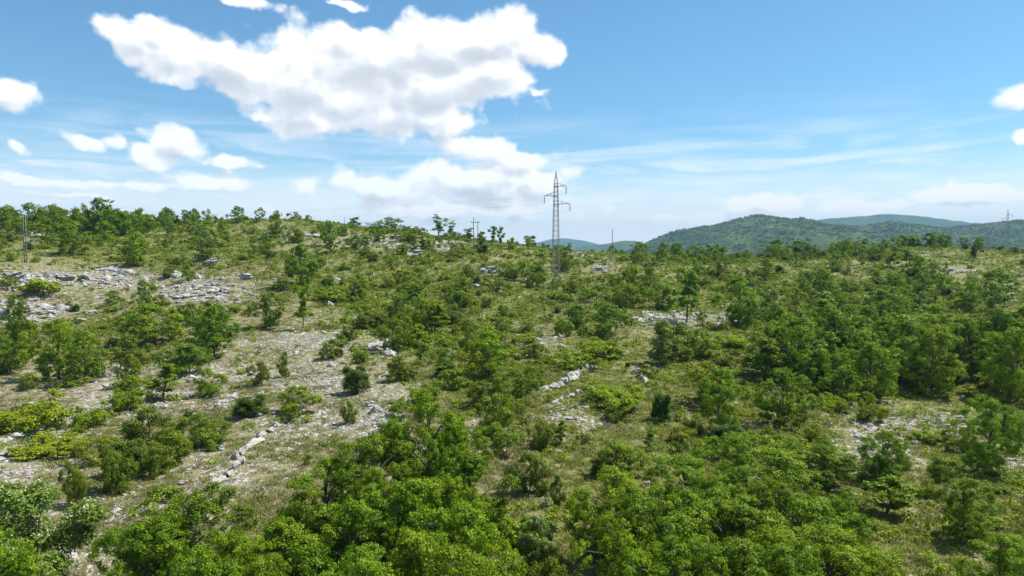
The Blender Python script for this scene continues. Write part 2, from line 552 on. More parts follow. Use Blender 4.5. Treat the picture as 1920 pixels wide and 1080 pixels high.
# ---- kinds of ground, laid out as soft patches (photograph pixel, radii, amount)
STONY = [
    (60, 528, 120, 26, .95), (210, 525, 130, 22, .9), (380, 548, 120, 30, .95), (40, 585, 110, 34, .9), (260, 560, 150, 22, .5), (60, 442, 60, 12, .8),
    (300, 432, 30, 8, .6), (390, 492, 50, 12, .6), (250, 745, 260, 55, .72), (110, 790, 130, 40, .72), (60, 860, 160, 55, .72), (420, 870, 110, 60, .72), (430, 700, 110, 40, .75), (600, 640, 140, 30, .85),
    (720, 655, 40, 22, .95), (690, 785, 70, 60, .85), (600, 715, 170, 60, .72), (720, 730, 90, 40, .7), (560, 800, 120, 60, .72), (280, 950, 170, 45, .72), (150, 1045, 95, 40, 1.0), (50, 700, 120, 40, .5),
    (920, 820, 55, 50, .55), (1000, 930, 60, 120, .4), (1075, 785, 80, 40, .72), (1250, 597, 120, 18, .75), (1360, 598, 60, 20, .6), (1020, 645, 50, 35, .6), (1200, 690, 60, 25, .4),
    (545, 440, 90, 22, .55), (720, 452, 130, 18, .8), (830, 460, 70, 14, .8), (600, 470, 60, 18, .4), (930, 510, 60, 14, .7), (1090, 478, 34, 9, .8), (1125, 502, 30, 9, .8), (1042, 522, 36, 9, .7),
    (1215, 520, 70, 10, .45), (1640, 830, 110, 75, .85), (1770, 795, 100, 45, .75), (1900, 850, 60, 45, .7), (1740, 480, 40, 9, .5), (1785, 508, 120, 9, .8), (1900, 545, 40, 22, .6), (1590, 890, 50, 40, .5),
    (640, 600, 90, 25, .5), (480, 640, 90, 22, .5), (1450, 790, 60, 40, .45),
]
GREEN = [
    (790, 560, 200, 110, .95), (950, 560, 160, 60, .7), (1150, 560, 200, 60, .45), (1350, 690, 250, 80, .6), (1620, 600, 360, 110, .8), (1500, 500, 200, 30, .5), (150, 470, 200, 40, .6), (350, 480, 160, 40, .7),
    (1100, 860, 130, 60, .5), (1750, 980, 200, 110, .4), (900, 720, 110, 70, .7), (1230, 640, 120, 40, .5), (600, 520, 120, 60, .6), (200, 640, 240, 40, .5),
]
SHRUB = [   # how thickly bushes stand
    (780, 560, 200, 110, .85), (1670, 650, 320, 85, 1.0), (1600, 540, 380, 50, .55), (1150, 560, 180, 70, .45), (1350, 530, 200, 40, .5), (150, 430, 260, 50, .72), (380, 460, 200, 50, .7), (120, 640, 240, 60, .85), (300, 610, 160, 40, .7),
    (560, 530, 110, 60, .65), (960, 720, 130, 80, .8), (1150, 700, 160, 60, .35), (1420, 690, 110, 60, .6), (100, 790, 160, 60, .5), (300, 830, 140, 60, .6), (1180, 870, 220, 60, .7), (1750, 960, 220, 120, .75),
    (1400, 840, 160, 60, .9), (950, 600, 120, 60, .7), (1750, 455, 140, 16, 1.1), (1450, 478, 260, 14, 1.0), (1000, 500, 120, 30, .6), (850, 640, 110, 60, .8), (960, 870, 80, 50, .4), (1250, 490, 150, 16, .8),
]


def patch(lst, px, py, base=0.0):
    v = np.full(px.shape, base)
    for (cx, cy, rx, ry, a) in lst:
        q = ((px - cx) / rx) ** 2 + ((py - cy) / ry) ** 2
        v = np.maximum(v, a * np.exp(-q * 0.9) * 1.12)
    return v


def zones(x, y, z):
    px, py = proj(x, y, z)
    infr = (y > 10) & (px > -150) & (px < 2070) & (py < 1300)
    st = patch(STONY, px, py, 0.22); gr = np.maximum(patch(GREEN, px, py, 0.18), np.maximum(0.52 * sstep(560, 480, py), 0.50 * sstep(850, 1100, px))); sh = patch(SHRUB, px, py, 0.26)
    n1 = 0.5 + 0.5 * fbm(x / 14, y / 14, 3, 41); n2 = 0.5 + 0.5 * fbm(x / 11, y / 11, 3, 51)
    st = np.where(infr, st, 0.25 + 0.4 * n1); gr = np.where(infr, gr, 0.2 + 0.5 * n2); sh = np.where(infr, sh, 0.35 + 0.4 * n2)
    return st + 0.25 * (n1 - 0.5), gr + 0.3 * (n2 - 0.5), sh


# ------------------------------------------------------------------ ground sheet
def ground_mat():
    m, t, out = new_mat('stony_pasture')
    geo = t.add('ShaderNodeNewGeometry')
    pos = geo.outputs['Position']
    st = t.add('ShaderNodeAttribute', attribute_name='stony').outputs['Fac']
    gr = t.add('ShaderNodeAttribute', attribute_name='green').outputs['Fac']
    n_big = t.noise(pos, 0.22, 5, 0.6)
    n_mid = t.noise(pos, 1.3, 6, 0.65)
    st = t.m('MULTIPLY', st, t.m('ADD', 0.45, t.m('MULTIPLY', t.ramp(t.noise(pos, 0.55, 4, 0.6), 0.35, 0.65), 0.75)))     # turf breaks the scree into patches
    n_fine = t.noise(pos, 9.0, 5, 0.7)
    dry = t.mix(t.ramp(n_mid, 0.35, 0.65), (0.138, 0.134, 0.056), (0.235, 0.215, 0.120))
    earth = t.mix(t.ramp(n_fine, 0.3, 0.7), (0.125, 0.095, 0.056), (0.205, 0.165, 0.108))
    green = t.mix(t.ramp(n_mid, 0.3, 0.7), (0.085, 0.105, 0.016), (0.160, 0.172, 0.034))
    c = t.mix(t.ramp(t.m('ADD', n_big, t.m('MULTIPLY', n_fine, 0.25)), 0.62, 0.80), dry, earth)
    gm = t.ramp(t.m('ADD', gr, t.m('MULTIPLY', t.m('SUBTRACT', n_mid, 0.5), 1.3)), 0.25, 0.75)
    c = t.mix(gm, c, green)
    c = t.mix(t.m('MULTIPLY', t.ramp(n_fine, 0.62, 0.78), 0.35), c, (0.26, 0.24, 0.13))
    # limestone chips, denser where the ground is stony
    squash = t.vm('MULTIPLY', pos, (1.0, 0.62, 1.0))
    warp = t.vm('ADD', squash, t.vm('SCALE', t.noise(pos, 3.0, 3, 0.6, color=True), scale=0.35))
    stone = None
    for sc_, lo in ((2.1, 0.0), (5.0, 0.06), (11.0, 0.12)):
        vd = t.voronoi(warp, sc_)
        rnd = t.sep(t.voronoi(warp, sc_, 'Color'))[0]
        present = t.ramp(t.m('SUBTRACT', t.m('MULTIPLY', st, 1.0), rnd), lo - 0.04, lo + 0.02)
        body = t.ramp(vd, 0.42, 0.30)
        k = t.m('MULTIPLY', present, body)
        stone = k if stone is None else t.m('MAXIMUM', stone, k)
    sc = t.mix(t.ramp(t.noise(pos, 2.5, 5, 0.6), 0.3, 0.7), (0.27, 0.262, 0.245), (0.46, 0.445, 0.41))
    c = t.mix(t.m('MULTIPLY', stone, 0.92), c, sc)
    bs = t.add('ShaderNodeBsdfPrincipled')
    t.l.new(c, bs.inputs['Base Color']); bs.inputs['Roughness'].default_value = 0.95
    bs.inputs['Specular IOR Level'].default_value = 0.1
    bp = t.add('ShaderNodeBump'); bp.inputs['Strength'].default_value = 0.9; bp.inputs['Distance'].default_value = 0.10
    t.l.new(t.m('ADD', t.m('MULTIPLY', stone, 0.8), t.m('ADD', t.m('MULTIPLY', n_fine, 0.7), n_mid)), bp.inputs['Height'])
    t.l.new(bp.outputs[0], bs.inputs['Normal'])
    t.l.new(bs.outputs[0], out.inputs['Surface'])
    return m


def build_ground():
    ang = np.concatenate([np.linspace(-180, -48, 60, endpoint=False), np.linspace(-48, 48, 560, endpoint=False), np.linspace(48, 180, 60, endpoint=False)])
    rad = np.concatenate([np.geomspace(2.0, 24, 16, endpoint=False), np.geomspace(24, 260, 430, endpoint=False), np.geomspace(260, 7000, 70)])
    A, Rr = np.meshgrid(np.radians(ang), rad)
    X = np.sin(A) * Rr; Y = np.cos(A) * Rr
    Z = ground_z(X, Y)
    nr, na = X.shape
    V = np.stack([X, Y, Z], -1).reshape(-1, 3)
    idx = np.arange(nr * na).reshape(nr, na)
    a = idx[:-1]; b = idx[1:]
    F = np.stack([a, b, np.roll(b, -1, 1), np.roll(a, -1, 1)], -1).reshape(-1, 4)[:, ::-1]
    c0 = len(V)
    V = np.vstack([V, [[0, 0, float(ground_z(0, 0))]]])
    # close the middle with quads that share the centre
    ring = idx[0]
    F = np.vstack([F, np.stack([np.full(na // 2, c0), ring[0::2], ring[1::2], np.roll(ring, -2)[0::2]], -1)[:, ::-1]])
    st, gr, sh = zones(V[:, 0], V[:, 1], V[:, 2])
    me = np_mesh('ground', V, F, ground_mat(), True, [('stony', 'POINT', st), ('green', 'POINT', gr)])
    tag(ob('ground', me), 'stony karst pasture slope with dry grass between pale limestone', None, None, 'structure')


build_ground()


# ------------------------------------------------------------------ hills behind
def hill_mat():
    m, t, out = new_mat('wooded_hill')
    geo = t.add('ShaderNodeNewGeometry'); pos = geo.outputs['Position']
    n = t.noise(pos, 0.012, 6, 0.6); n2 = t.noise(pos, 0.09, 5, 0.65)
    c = t.mix(t.ramp(n2, 0.35, 0.65), (0.048, 0.078, 0.022), (0.078, 0.110, 0.032))
    c = t.mix(t.m('MULTIPLY', t.ramp(t.m('ADD', n, t.m('MULTIPLY', n2, 0.35)), 0.74, 0.88), 0.35), c, (0.24, 0.235, 0.16))
    bs = t.add('ShaderNodeBsdfPrincipled'); t.l.new(c, bs.inputs['Base Color']); bs.inputs['Roughness'].default_value = 1.0
    bs.inputs['Specular IOR Level'].default_value = 0.0
    t.l.new(bs.outputs[0], out.inputs['Surface'])
    return m


HILLM = hill_mat()


def build_hill(name, label, prof, dist, depth_front, depth_back, rough, seed, nx=260, ny=70, floor=-75.0):
    """prof: skyline as photograph pixels; crest stands at the given distance"""
    P = np.array([at_depth(px, py, dist) for px, py in prof])
    xs = np.linspace(P[0, 0], P[-1, 0], nx)
    crest = np.interp(xs, P[:, 0], P[:, 2])
    ks = np.ones(5) / 5.0
    crest = np.convolve(np.pad(crest, 2, mode='edge'), ks, 'valid')
    crest = crest + rough * 0.10 * fbm(xs / (dist * 0.018), xs * 0 + seed, 4, seed + 9)
    v = np.concatenate([np.linspace(-1, 0, ny - ny // 4, endpoint=False), np.linspace(0, 1, ny // 4)])
    XX, VV = np.meshgrid(xs, v)
    wob = 0.16 * depth_front * fbm(XX / (dist * 0.12), XX * 0, 3, seed)
    YY = np.where(VV < 0, dist + VV * depth_front, dist + VV * depth_back) + wob
    prof_v = np.where(VV < 0, (1 + VV) ** 0.9, 1 - VV ** 2)
    ZZ = floor + (crest[None] - floor) * prof_v
    spur = fbm(XX / (dist * 0.055), YY / (dist * 0.12), 5, seed + 3)
    ZZ = ZZ + rough * spur * (4 * np.clip(prof_v, 0, 1) * (1 - np.clip(prof_v, 0, 1)) + 0.05)
    V = np.stack([XX, YY, ZZ], -1).reshape(-1, 3)
    idx = np.arange(len(V)).reshape(XX.shape)
    F = np.stack([idx[:-1, :-1], idx[:-1, 1:], idx[1:, 1:], idx[1:, :-1]], -1).reshape(-1, 4)
    me = np_mesh(name, V, F, HILLM, True)
    tag(ob(name, me), label, None, None, 'structure')
    return XX, YY, ZZ


H1 = build_hill('wooded_hill', 'broad green wooded hill with two humps behind the right ridge',
                [(1010, 505), (1090, 492), (1150, 478), (1192, 464), (1232, 448), (1272, 432), (1330, 425), (1375, 412), (1402, 405), (1440, 412), (1468, 417), (1490, 409), (1516, 416), (1600, 426),
                 (1662, 417), (1700, 423), (1770, 429), (1850, 420), (1920, 413), (2010, 408), (2150, 420), (2350, 450)], 1900, 850, 600, 26, 61, nx=420, ny=110)
H2 = build_hill('hazy_mountain', 'blue hazy mountain showing between the two humps of the hill and the far pylon',
                [(1380, 470), (1450, 432), (1510, 416), (1550, 410), (1600, 406), (1640, 403), (1680, 405), (1720, 409), (1760, 415), (1815, 419), (1850, 428), (1950, 450)], 4300, 1400, 900, 60, 71)
H3 = build_hill('blue_mountain', 'pale blue far mountain just left of and behind the tall lattice pylon',
                [(900, 474), (960, 466), (1000, 456), (1030, 449), (1060, 447), (1090, 451), (1120, 458), (1150, 468), (1200, 478)], 6000, 1500, 900, 50, 81, nx=160)
H4 = build_hill('low_blue_hill', 'low bluish hill beside the single pole, before the pale far mountain',
                [(1020, 480), (1070, 468), (1105, 459), (1135, 457), (1165, 453), (1192, 450), (1220, 458), (1270, 475), (1320, 490)], 3300, 1000, 700, 40, 91, nx=160)

# ------------------------------------------------------------------ air
hv = bpy.data.materials.new('air_haze'); hv.use_nodes = True
hn = NT(hv.node_tree); hn.n.clear()
ho = hn.add('ShaderNodeOutputMaterial')
pv = hn.add('ShaderNodeVolumePrincipled')
pv.inputs['Color'].default_value = (0.26, 0.51, 0.82, 1)
pv.inputs['Density'].default_value = 0.000145
pv.inputs['Anisotropy'].default_value = 0.0
hn.l.new(pv.outputs[0], ho.inputs['Volume'])
HB = np.array([(x, y, z) for z in (-150.0, 330.0) for (x, y) in ((-7300, -7300), (7300, -7300), (7300, 7300), (-7300, 7300))])
HF = np.array([(0, 3, 2, 1), (4, 5, 6, 7), (0, 1, 5, 4), (1, 2, 6, 5), (2, 3, 7, 6), (3, 0, 4, 7)])
tag(ob('haze', np_mesh('haze', HB, HF, hv)), 'thin pale haze in the air', 'haze', None, 'stuff')


# ------------------------------------------------------------------ tubes
def tube(pts, rads, n=5):
    pts = np.asarray(pts, float); m = len(pts)
    V = []; 
    for i in range(m):
        a = pts[min(i + 1, m - 1)] - pts[max(i - 1, 0)]
        a = a / (np.linalg.norm(a) + 1e-9)
        h = np.array([0, 0, 1.0]) if abs(a[2]) < 0.9 else np.array([1.0, 0, 0])
        u = np.cross(a, h); u /= np.linalg.norm(u); w = np.cross(a, u)
        for k in range(n):
            t = 2 * math.pi * k / n
            V.append(pts[i] + rads[i] * (math.cos(t) * u + math.sin(t) * w))
    F = []
    for i in range(m - 1):
        for k in range(n):
            F.append((i * n + k, i * n + (k + 1) % n, (i + 1) * n + (k + 1) % n, (i + 1) * n + k))
    return np.array(V), np.array(F)


class Bag:
    def __init__(self): self.V = []; self.F = []; self.o = 0
    def add(self, V, F):
        self.V.append(V); self.F.append(F + self.o); self.o += len(V)
    def bar(self, a, b, r, n=4):
        V, F = tube([a, b], [r, r], n); 
        self.add(V, F)
        self.add(V[[0, 1, 2, 3]], np.array([[3, 2, 1, 0]])) if n == 4 else None
        self.add(V[[n, n + 1, n + 2, n + 3]], np.array([[0, 1, 2, 3]])) if n == 4 else None
    def path(self, pts, rads, n=5): self.add(*tube(pts, rads, n))
    def mesh(self, name, mat, smooth=False):
        return np_mesh(name, np.vstack(self.V), np.vstack(self.F), mat, smooth)


# ------------------------------------------------------------------ pylons, poles, cables
def lattice_pylon(x, y, z, H, rz, label, mat, spread=1.0):
    t = empty('lattice_pylon', (x, y, z), rz)
    tag(t, label, 'pylon', 'lattice pylons of the power line')
    w0, w1 = 0.78 * spread, 0.36            # half widths at foot and under the peak
    hw = lambda h: w0 + (w1 - w0) * min(1.0, h / (H * 0.88))
    body_top = H * 0.88
    cs = [(-1, -1), (1, -1), (1, 1), (-1, 1)]
    for sx, sy in cs:
        b = Bag(); b.bar((sx * w0, sy * w0, -0.3), (sx * w1, sy * w1, body_top), 0.05); lg = ob('leg', b.mesh('pylon_leg', mat), t)
        f = Bag(); f.bar((sx * w0, sy * w0, -0.6), (sx * w0, sy * w0, 0.35), 0.26); ob('footing', f.mesh('pylon_footing', MAT['concrete']), lg)
    n = 17
    hs = [0.8 + (body_top - 0.8) * (i / n) ** 0.9 for i in range(n + 1)]
    for face in range(4):
        b = Bag()
        (ax, ay), (bx, by) = cs[face], cs[(face + 1) % 4]
        for i in range(n):
            h0, h1 = hs[i], hs[i + 1]; u0, u1 = hw(h0), hw(h1)
            hm = (h0 + h1) / 2; um = hw(hm)
            mid = ((ax + bx) / 2 * um, (ay + by) / 2 * um, hm - 0.1)
            b.bar((ax * u1, ay * u1, h1), ((ax + bx) / 2 * u0, (ay + by) / 2 * u0, h0), 0.028)
            b.bar((bx * u1, by * u1, h1), ((ax + bx) / 2 * u0, (ay + by) / 2 * u0, h0), 0.028)
        ob('lacing', b.mesh('pylon_lacing', mat), t)
    b = Bag()
    for sx, sy in cs: b.bar((sx * w1, sy * w1, body_top), (0, 0, H), 0.05)
    for k in range(4):
        (ax, ay), (bx, by) = cs[k], cs[(k + 1) % 4]
        b.bar((ax * w1, ay * w1, body_top), (bx * w1, by * w1, body_top), 0.04)
        q = 0.5; b.bar((ax * w1 * q, ay * w1 * q, body_top + (H - body_top) * q), (bx * w1 * q, by * w1 * q, body_top + (H - body_top) * q), 0.03)
    ob('peak', b.mesh('pylon_peak', mat), t)
    tips = []
    for side, hf, L in ((1, 0.855, 1.85), (-1, 0.765, 2.15), (1, 0.685, 2.6)):
        h = H * hf; w = hw(h)
        b = Bag()
        tip = (side * (w + L), 0, h + 0.06)
        for sy in (-1, 1):
            b.bar((-side * w, sy * w, h - 0.05), tip, 0.055)
            b.bar((side * w, sy * w, h + 0.75), tip, 0.035)
            for q in (0.35, 0.65):
                xx = side * (w + L * q)
                b.bar((xx, sy * w * (1 - q), h + 0.02), (xx, sy * w * (1 - q), h + 0.72 * (1 - q)), 0.025)
        arm = ob('crossarm', b.mesh('pylon_crossarm', mat), t)
        g = Bag()
        for k in range(9):
            zz = h - 0.15 - k * 0.16
            g.path([(tip[0], 0, zz), (tip[0], 0, zz - 0.03), (tip[0], 0, zz - 0.10), (tip[0], 0, zz - 0.16)], [0.05, 0.13, 0.06, 0.05], 8)
        ob('insulator', g.mesh('insulator_string', MAT['glass']), arm)
        c, s = math.cos(rz), math.sin(rz)
        tips.append((x + c * tip[0], y + s * tip[0], z + h - 1.65))
    return tips


px_, py_, pz_ = on_ground(1042, 516)
PYH = (at_depth(1041, 321, py_)[2] - pz_)
tipsA = lattice_pylon(px_, py_, pz_, PYH, R(-16), 'tall lattice pylon standing in the middle of the scrub, its top against the clouds', MAT['rust'])
q = at_depth(1887, 474, 400)
gz2 = float(ground_z(q[0], q[1]))
PYH2 = at_depth(1887, 391, 400)[2] - gz2
tipsB = lattice_pylon(q[0], q[1], gz2, PYH2, R(-30), 'distant lattice pylon in front of the wooded hill near the right edge', MAT['rust'], 1.0)


def cable(a, b, sag, r, label, group):
    a = np.array(a); b = np.array(b)
    s = np.linspace(0, 1, 26)[:, None]
    pts = a + (b - a) * s; pts[:, 2] -= 4 * sag * (s * (1 - s))[:, 0]
    V, F = tube(pts, [r] * len(pts), 4)
    tag(ob('power_cable', np_mesh('power_cable', V, F, MAT['cable'], True)), label, 'cable', group)


left_end = [(-330, 330, 46), (-334, 333, 44), (-328, 328, 41.5)]
names = ('upper', 'middle', 'lower')
for i in range(3):
    cable(tipsA[i], tipsB[i], 9.0, 0.014, 'thin %s cable running from the tall pylon to the distant pylon' % names[i], 'cables of the power line')
    cable(left_end[i], tipsA[i], 8.0, 0.012, 'thin %s cable running from the tall pylon off to the left' % names[i], 'cables of the power line')


def pole_thing(bases, top_py, label, mat, cross, r=0.10):
    pts = [on_ground(*b) for b in bases]
    x = sum(p[0] for p in pts) / len(pts); y = sum(p[1] for p in pts) / len(pts); z = min(p[2] for p in pts)
    t = empty('utility_pole', (x, y, z)); tag(t, label, 'pole', 'poles of the village line')
    tops = []
    for (bx, by), p, tp in zip(bases, pts, top_py):
        h = at_depth(bx, tp, y)[2]
        X = at_depth(bx, by, y)[0] - x
        b = Bag(); b.path([(X, 0, p[2] - z - 0.6), (X, 0, (h - z) * .5), (X, 0, h - z), (X, 0, h - z + 0.01)], [r * 1.25, r * 1.1, r * .85, 0.005], 8)
        ob('post', b.mesh('pole_post', mat, True), t); tops.append((X, h - z))
    if cross:
        h = min(k[1] for k in tops) - 0.35
        x0 = min(k[0] for k in tops) - 0.55; x1 = max(k[0] for k in tops) + 0.55
        b = Bag(); b.bar((x0, -0.13, h), (x1, -0.13, h), 0.06); cb = ob('crossbar', b.mesh('pole_crossbar', mat), t)
        for xx in (x0 + 0.1, (x0 + x1) / 2, x1 - 0.1):
            b = Bag(); b.path([(xx, -0.13, h), (xx, -0.13, h + 0.1), (xx, -0.13, h + 0.28), (xx, -0.13, h + 0.3)], [0.03, 0.07, 0.05, 0.01], 6)
            ob('insulator', b.mesh('pole_insulator', MAT['glass'], True), cb)
        return [(x + xx, y - 0.13, z + h + 0.3) for xx in (x0 + 0.1, x1 - 0.1)]
    return [(x, y, z + max(k[1] for k in tops) - 0.3)] * 2


tpA = pole_thing([(888, 470), (896, 470)], [408, 414], 'pair of thin poles joined by a crossbar on the ridge left of the pylon', MAT['pole'], True, 0.085)
tpB = pole_thing([(46, 492), (50.5, 492)], [402, 403], 'twin grey poles standing close together near the left edge', MAT['pole'], False, 0.08)
tpC = pole_thing([(1148, 492)], [429], 'single thin dark pole right of the tall pylon', MAT['pole'], False, 0.085)
tpD = pole_thing([(646, 428)], [407], 'short thin pole on the skyline left of the lone round tree', MAT['pole'], False, 0.06)
for i in range(2):
    cable(tpD[i], tpA[i], 1.2, 0.007, '%s thin wire strung from the paired poles to the short skyline pole' % ('left', 'right')[i], 'wires of the village line')
    cable(tpA[i], tpC[i], 1.2, 0.007, '%s thin wire strung from the paired poles to the single pole' % ('left', 'right')[i], 'wires of the village line')


# ------------------------------------------------------------------ plants: prototypes
def unit(v): return v / (np.linalg.norm(v, axis=-1, keepdims=True) + 1e-9)


def leaf_cloud(g, centers, radii, n_each, size, flat=0.62, up=0.75, narrow=0.62, outward=None):
    """quads folded along the mid rib, gathered in clumps"""
    k = len(centers)
    cnt = np.maximum(3, (n_each * (radii / radii.mean()) ** 2).astype(int))
    rep = np.repeat(np.arange(k), cnt); N = len(rep)
    d = unit(g.normal(size=(N, 3)))
    rr_ = g.random(N) ** 0.42
    C = centers[rep] + d * (rr_ * radii[rep])[:, None] * np.array([1, 1, flat])
    nrm = d * 0.55 + np.array([0, 0, up]) + g.normal(size=(N, 3)) * 0.5
    if outward is not None: nrm = nrm + outward[rep] * 0.7
    nrm = unit(nrm)
    ax = unit(np.cross(nrm, unit(g.normal(size=(N, 3)))))
    ax[:, 2] -= 0.12; ax = unit(ax)
    sd_ = unit(np.cross(nrm, ax))
    L = size * g.uniform(0.65, 1.3, N)[:, None]; W = L * narrow * 0.5
    V = np.empty((N, 4, 3))
    V[:, 0] = C - ax * L * 0.5
    V[:, 1] = C + sd_ * W + nrm * W * 0.35
    V[:, 2] = C + ax * L * 0.5 - nrm * L * 0.10
    V[:, 3] = C - sd_ * W + nrm * W * 0.35
    F = np.arange(N * 4).reshape(N, 4)
    ctint = g.random(k)
    tint = np.clip(0.55 * g.random(N) + 0.45 * ctint[rep], 0, 1)
    return V.reshape(-1, 3), F, tint


def woody(seed, H, Rw, base, limbs, subs, clump, n_leaf, leaf, mats, stems=1, lean=0.06, droop=0.0, top=1.0, flat=0.62, shape='round', blossom=0.0, wood_r=0.02, narrow=0.62):
    """returns (wood mesh, leaf mesh, blossom mesh or None); H height, Rw crown radius"""
    g = np.random.default_rng(seed)
    wood = Bag(); cen = []; rad = []
    for s in range(stems):
        a = 2 * math.pi * (s + g.random() * 0.7) / stems
        off = np.array([math.cos(a), math.sin(a), 0]) * (0.0 if stems == 1 else Rw * 0.12)
        out_ = np.array([math.cos(a), math.sin(a), 0]) * (H * lean if stems == 1 else Rw * g.uniform(0.25, 0.6))
        Hs = H * top * (1 if stems == 1 else g.uniform(0.62, 0.92)) * 0.86
        path = [off + np.array([0, 0, -0.35])]
        for q in (0.15, 0.4, 0.65, 0.85, 1.0):
            path.append(off + out_ * q ** 1.3 + np.array([g.normal() * H * 0.018, g.normal() * H * 0.018, Hs * q]))
        path = np.array(path)
        r0 = H * wood_r * (1 if stems == 1 else 0.6)
        wood.path(path, [r0 * 1.25, r0, r0 * 0.85, r0 * 0.6, r0 * 0.4, r0 * 0.15], 7)
        cen.append(path[-1]); rad.append(clump * 1.1)
        nl = max(2, limbs // stems) if stems > 1 else limbs
        for i in range(nl):
            t = base + (0.97 - base) * ((i + g.random() * 0.8) / nl)
            j = t * 5.0; i0 = int(min(4, j)); p0 = path[i0] + (path[i0 + 1] - path[i0]) * (j - i0)
            p0 = np.array([np.interp(t * Hs, path[:, 2] , path[:, c]) for c in range(3)])
            an = i * 2.4 + g.normal() * 0.5 + a
            if shape == 'round': pr = math.sqrt(max(0.08, 1 - ((t - base) / (1.02 - base) * 1.0 - 0.38) ** 2 / 0.42))
            elif shape == 'cone': pr = 1.05 - t * 0.75
            elif shape == 'flat': pr = 0.55 + 0.6 * t
            else: pr = 0.6 + 0.4 * math.sin(t * 9 + seed)
            L = Rw * pr * g.uniform(0.72, 1.12) * (1.0 if stems == 1 else 0.72)
            el_ = g.uniform(0.15, 0.55) + 0.5 * max(0, t - 0.6) - droop
            dr = np.array([math.cos(an) * math.cos(el_), math.sin(an) * math.cos(el_), math.sin(el_)])
            lp = [p0, p0 + dr * L * 0.35 + np.array([0, 0, L * 0.02]), p0 + dr * L * 0.7 + np.array([0, 0, L * 0.07]), p0 + dr * L + np.array([0, 0, L * 0.10])]
            rl = r0 * 0.42 * (1 - 0.5 * t)
            wood.path(lp, [rl, rl * 0.75, rl * 0.5, rl * 0.2], 5)
            cen.append(lp[-1]); rad.append(clump * g.uniform(0.8, 1.2))
            for k in range(subs):
                f = g.uniform(0.3, 0.98)
                q0 = lp[0] + (lp[3] - lp[0]) * f
                dd = unit(dr + g.normal(size=3) * 0.75 + np.array([0, 0, 0.25]))
                q1 = q0 + dd * L * g.uniform(0.22, 0.5)
                wood.path([q0, (q0 + q1) / 2 + np.array([0, 0, 0.03]), q1], [rl * 0.4, rl * 0.28, rl * 0.1], 3)
                cen.append(q1); rad.append(clump * g.uniform(0.65, 1.2))
    cen = np.array(cen); rad = np.array(rad)
    cen[:, 2] = np.maximum(cen[:, 2], rad * flat * 0.7 - 0.05)
    V, F, tint = leaf_cloud(g, cen, rad, n_leaf, leaf, flat, narrow=narrow)
    zt = V[:, 2].max(); k = H / zt
    V *= np.array([1, 1, k])
    for arr in wood.V: arr *= np.array([1, 1, k])
    lm = np_mesh('crown_mesh', V, F, mats[0], False, [('tint', 'FACE', tint)])
    wm = wood.mesh('wood_mesh', mats[1], True)
    bm_ = None
    if blossom:
        sel = g.random(len(cen)) < blossom
        c2 = cen[sel] * np.array([1, 1, k]) + np.array([0, 0, 1]) * (rad[sel] * 0.55)[:, None]
        V2, F2, t2 = leaf_cloud(g, c2, rad[sel] * 0.55, max(6, n_leaf // 3), leaf * 0.55, 0.6)
        bm_ = np_mesh('blossom_mesh', V2, F2, MAT['blossom'], False, [('tint', 'FACE', t2)])
    return wm, lm, bm_


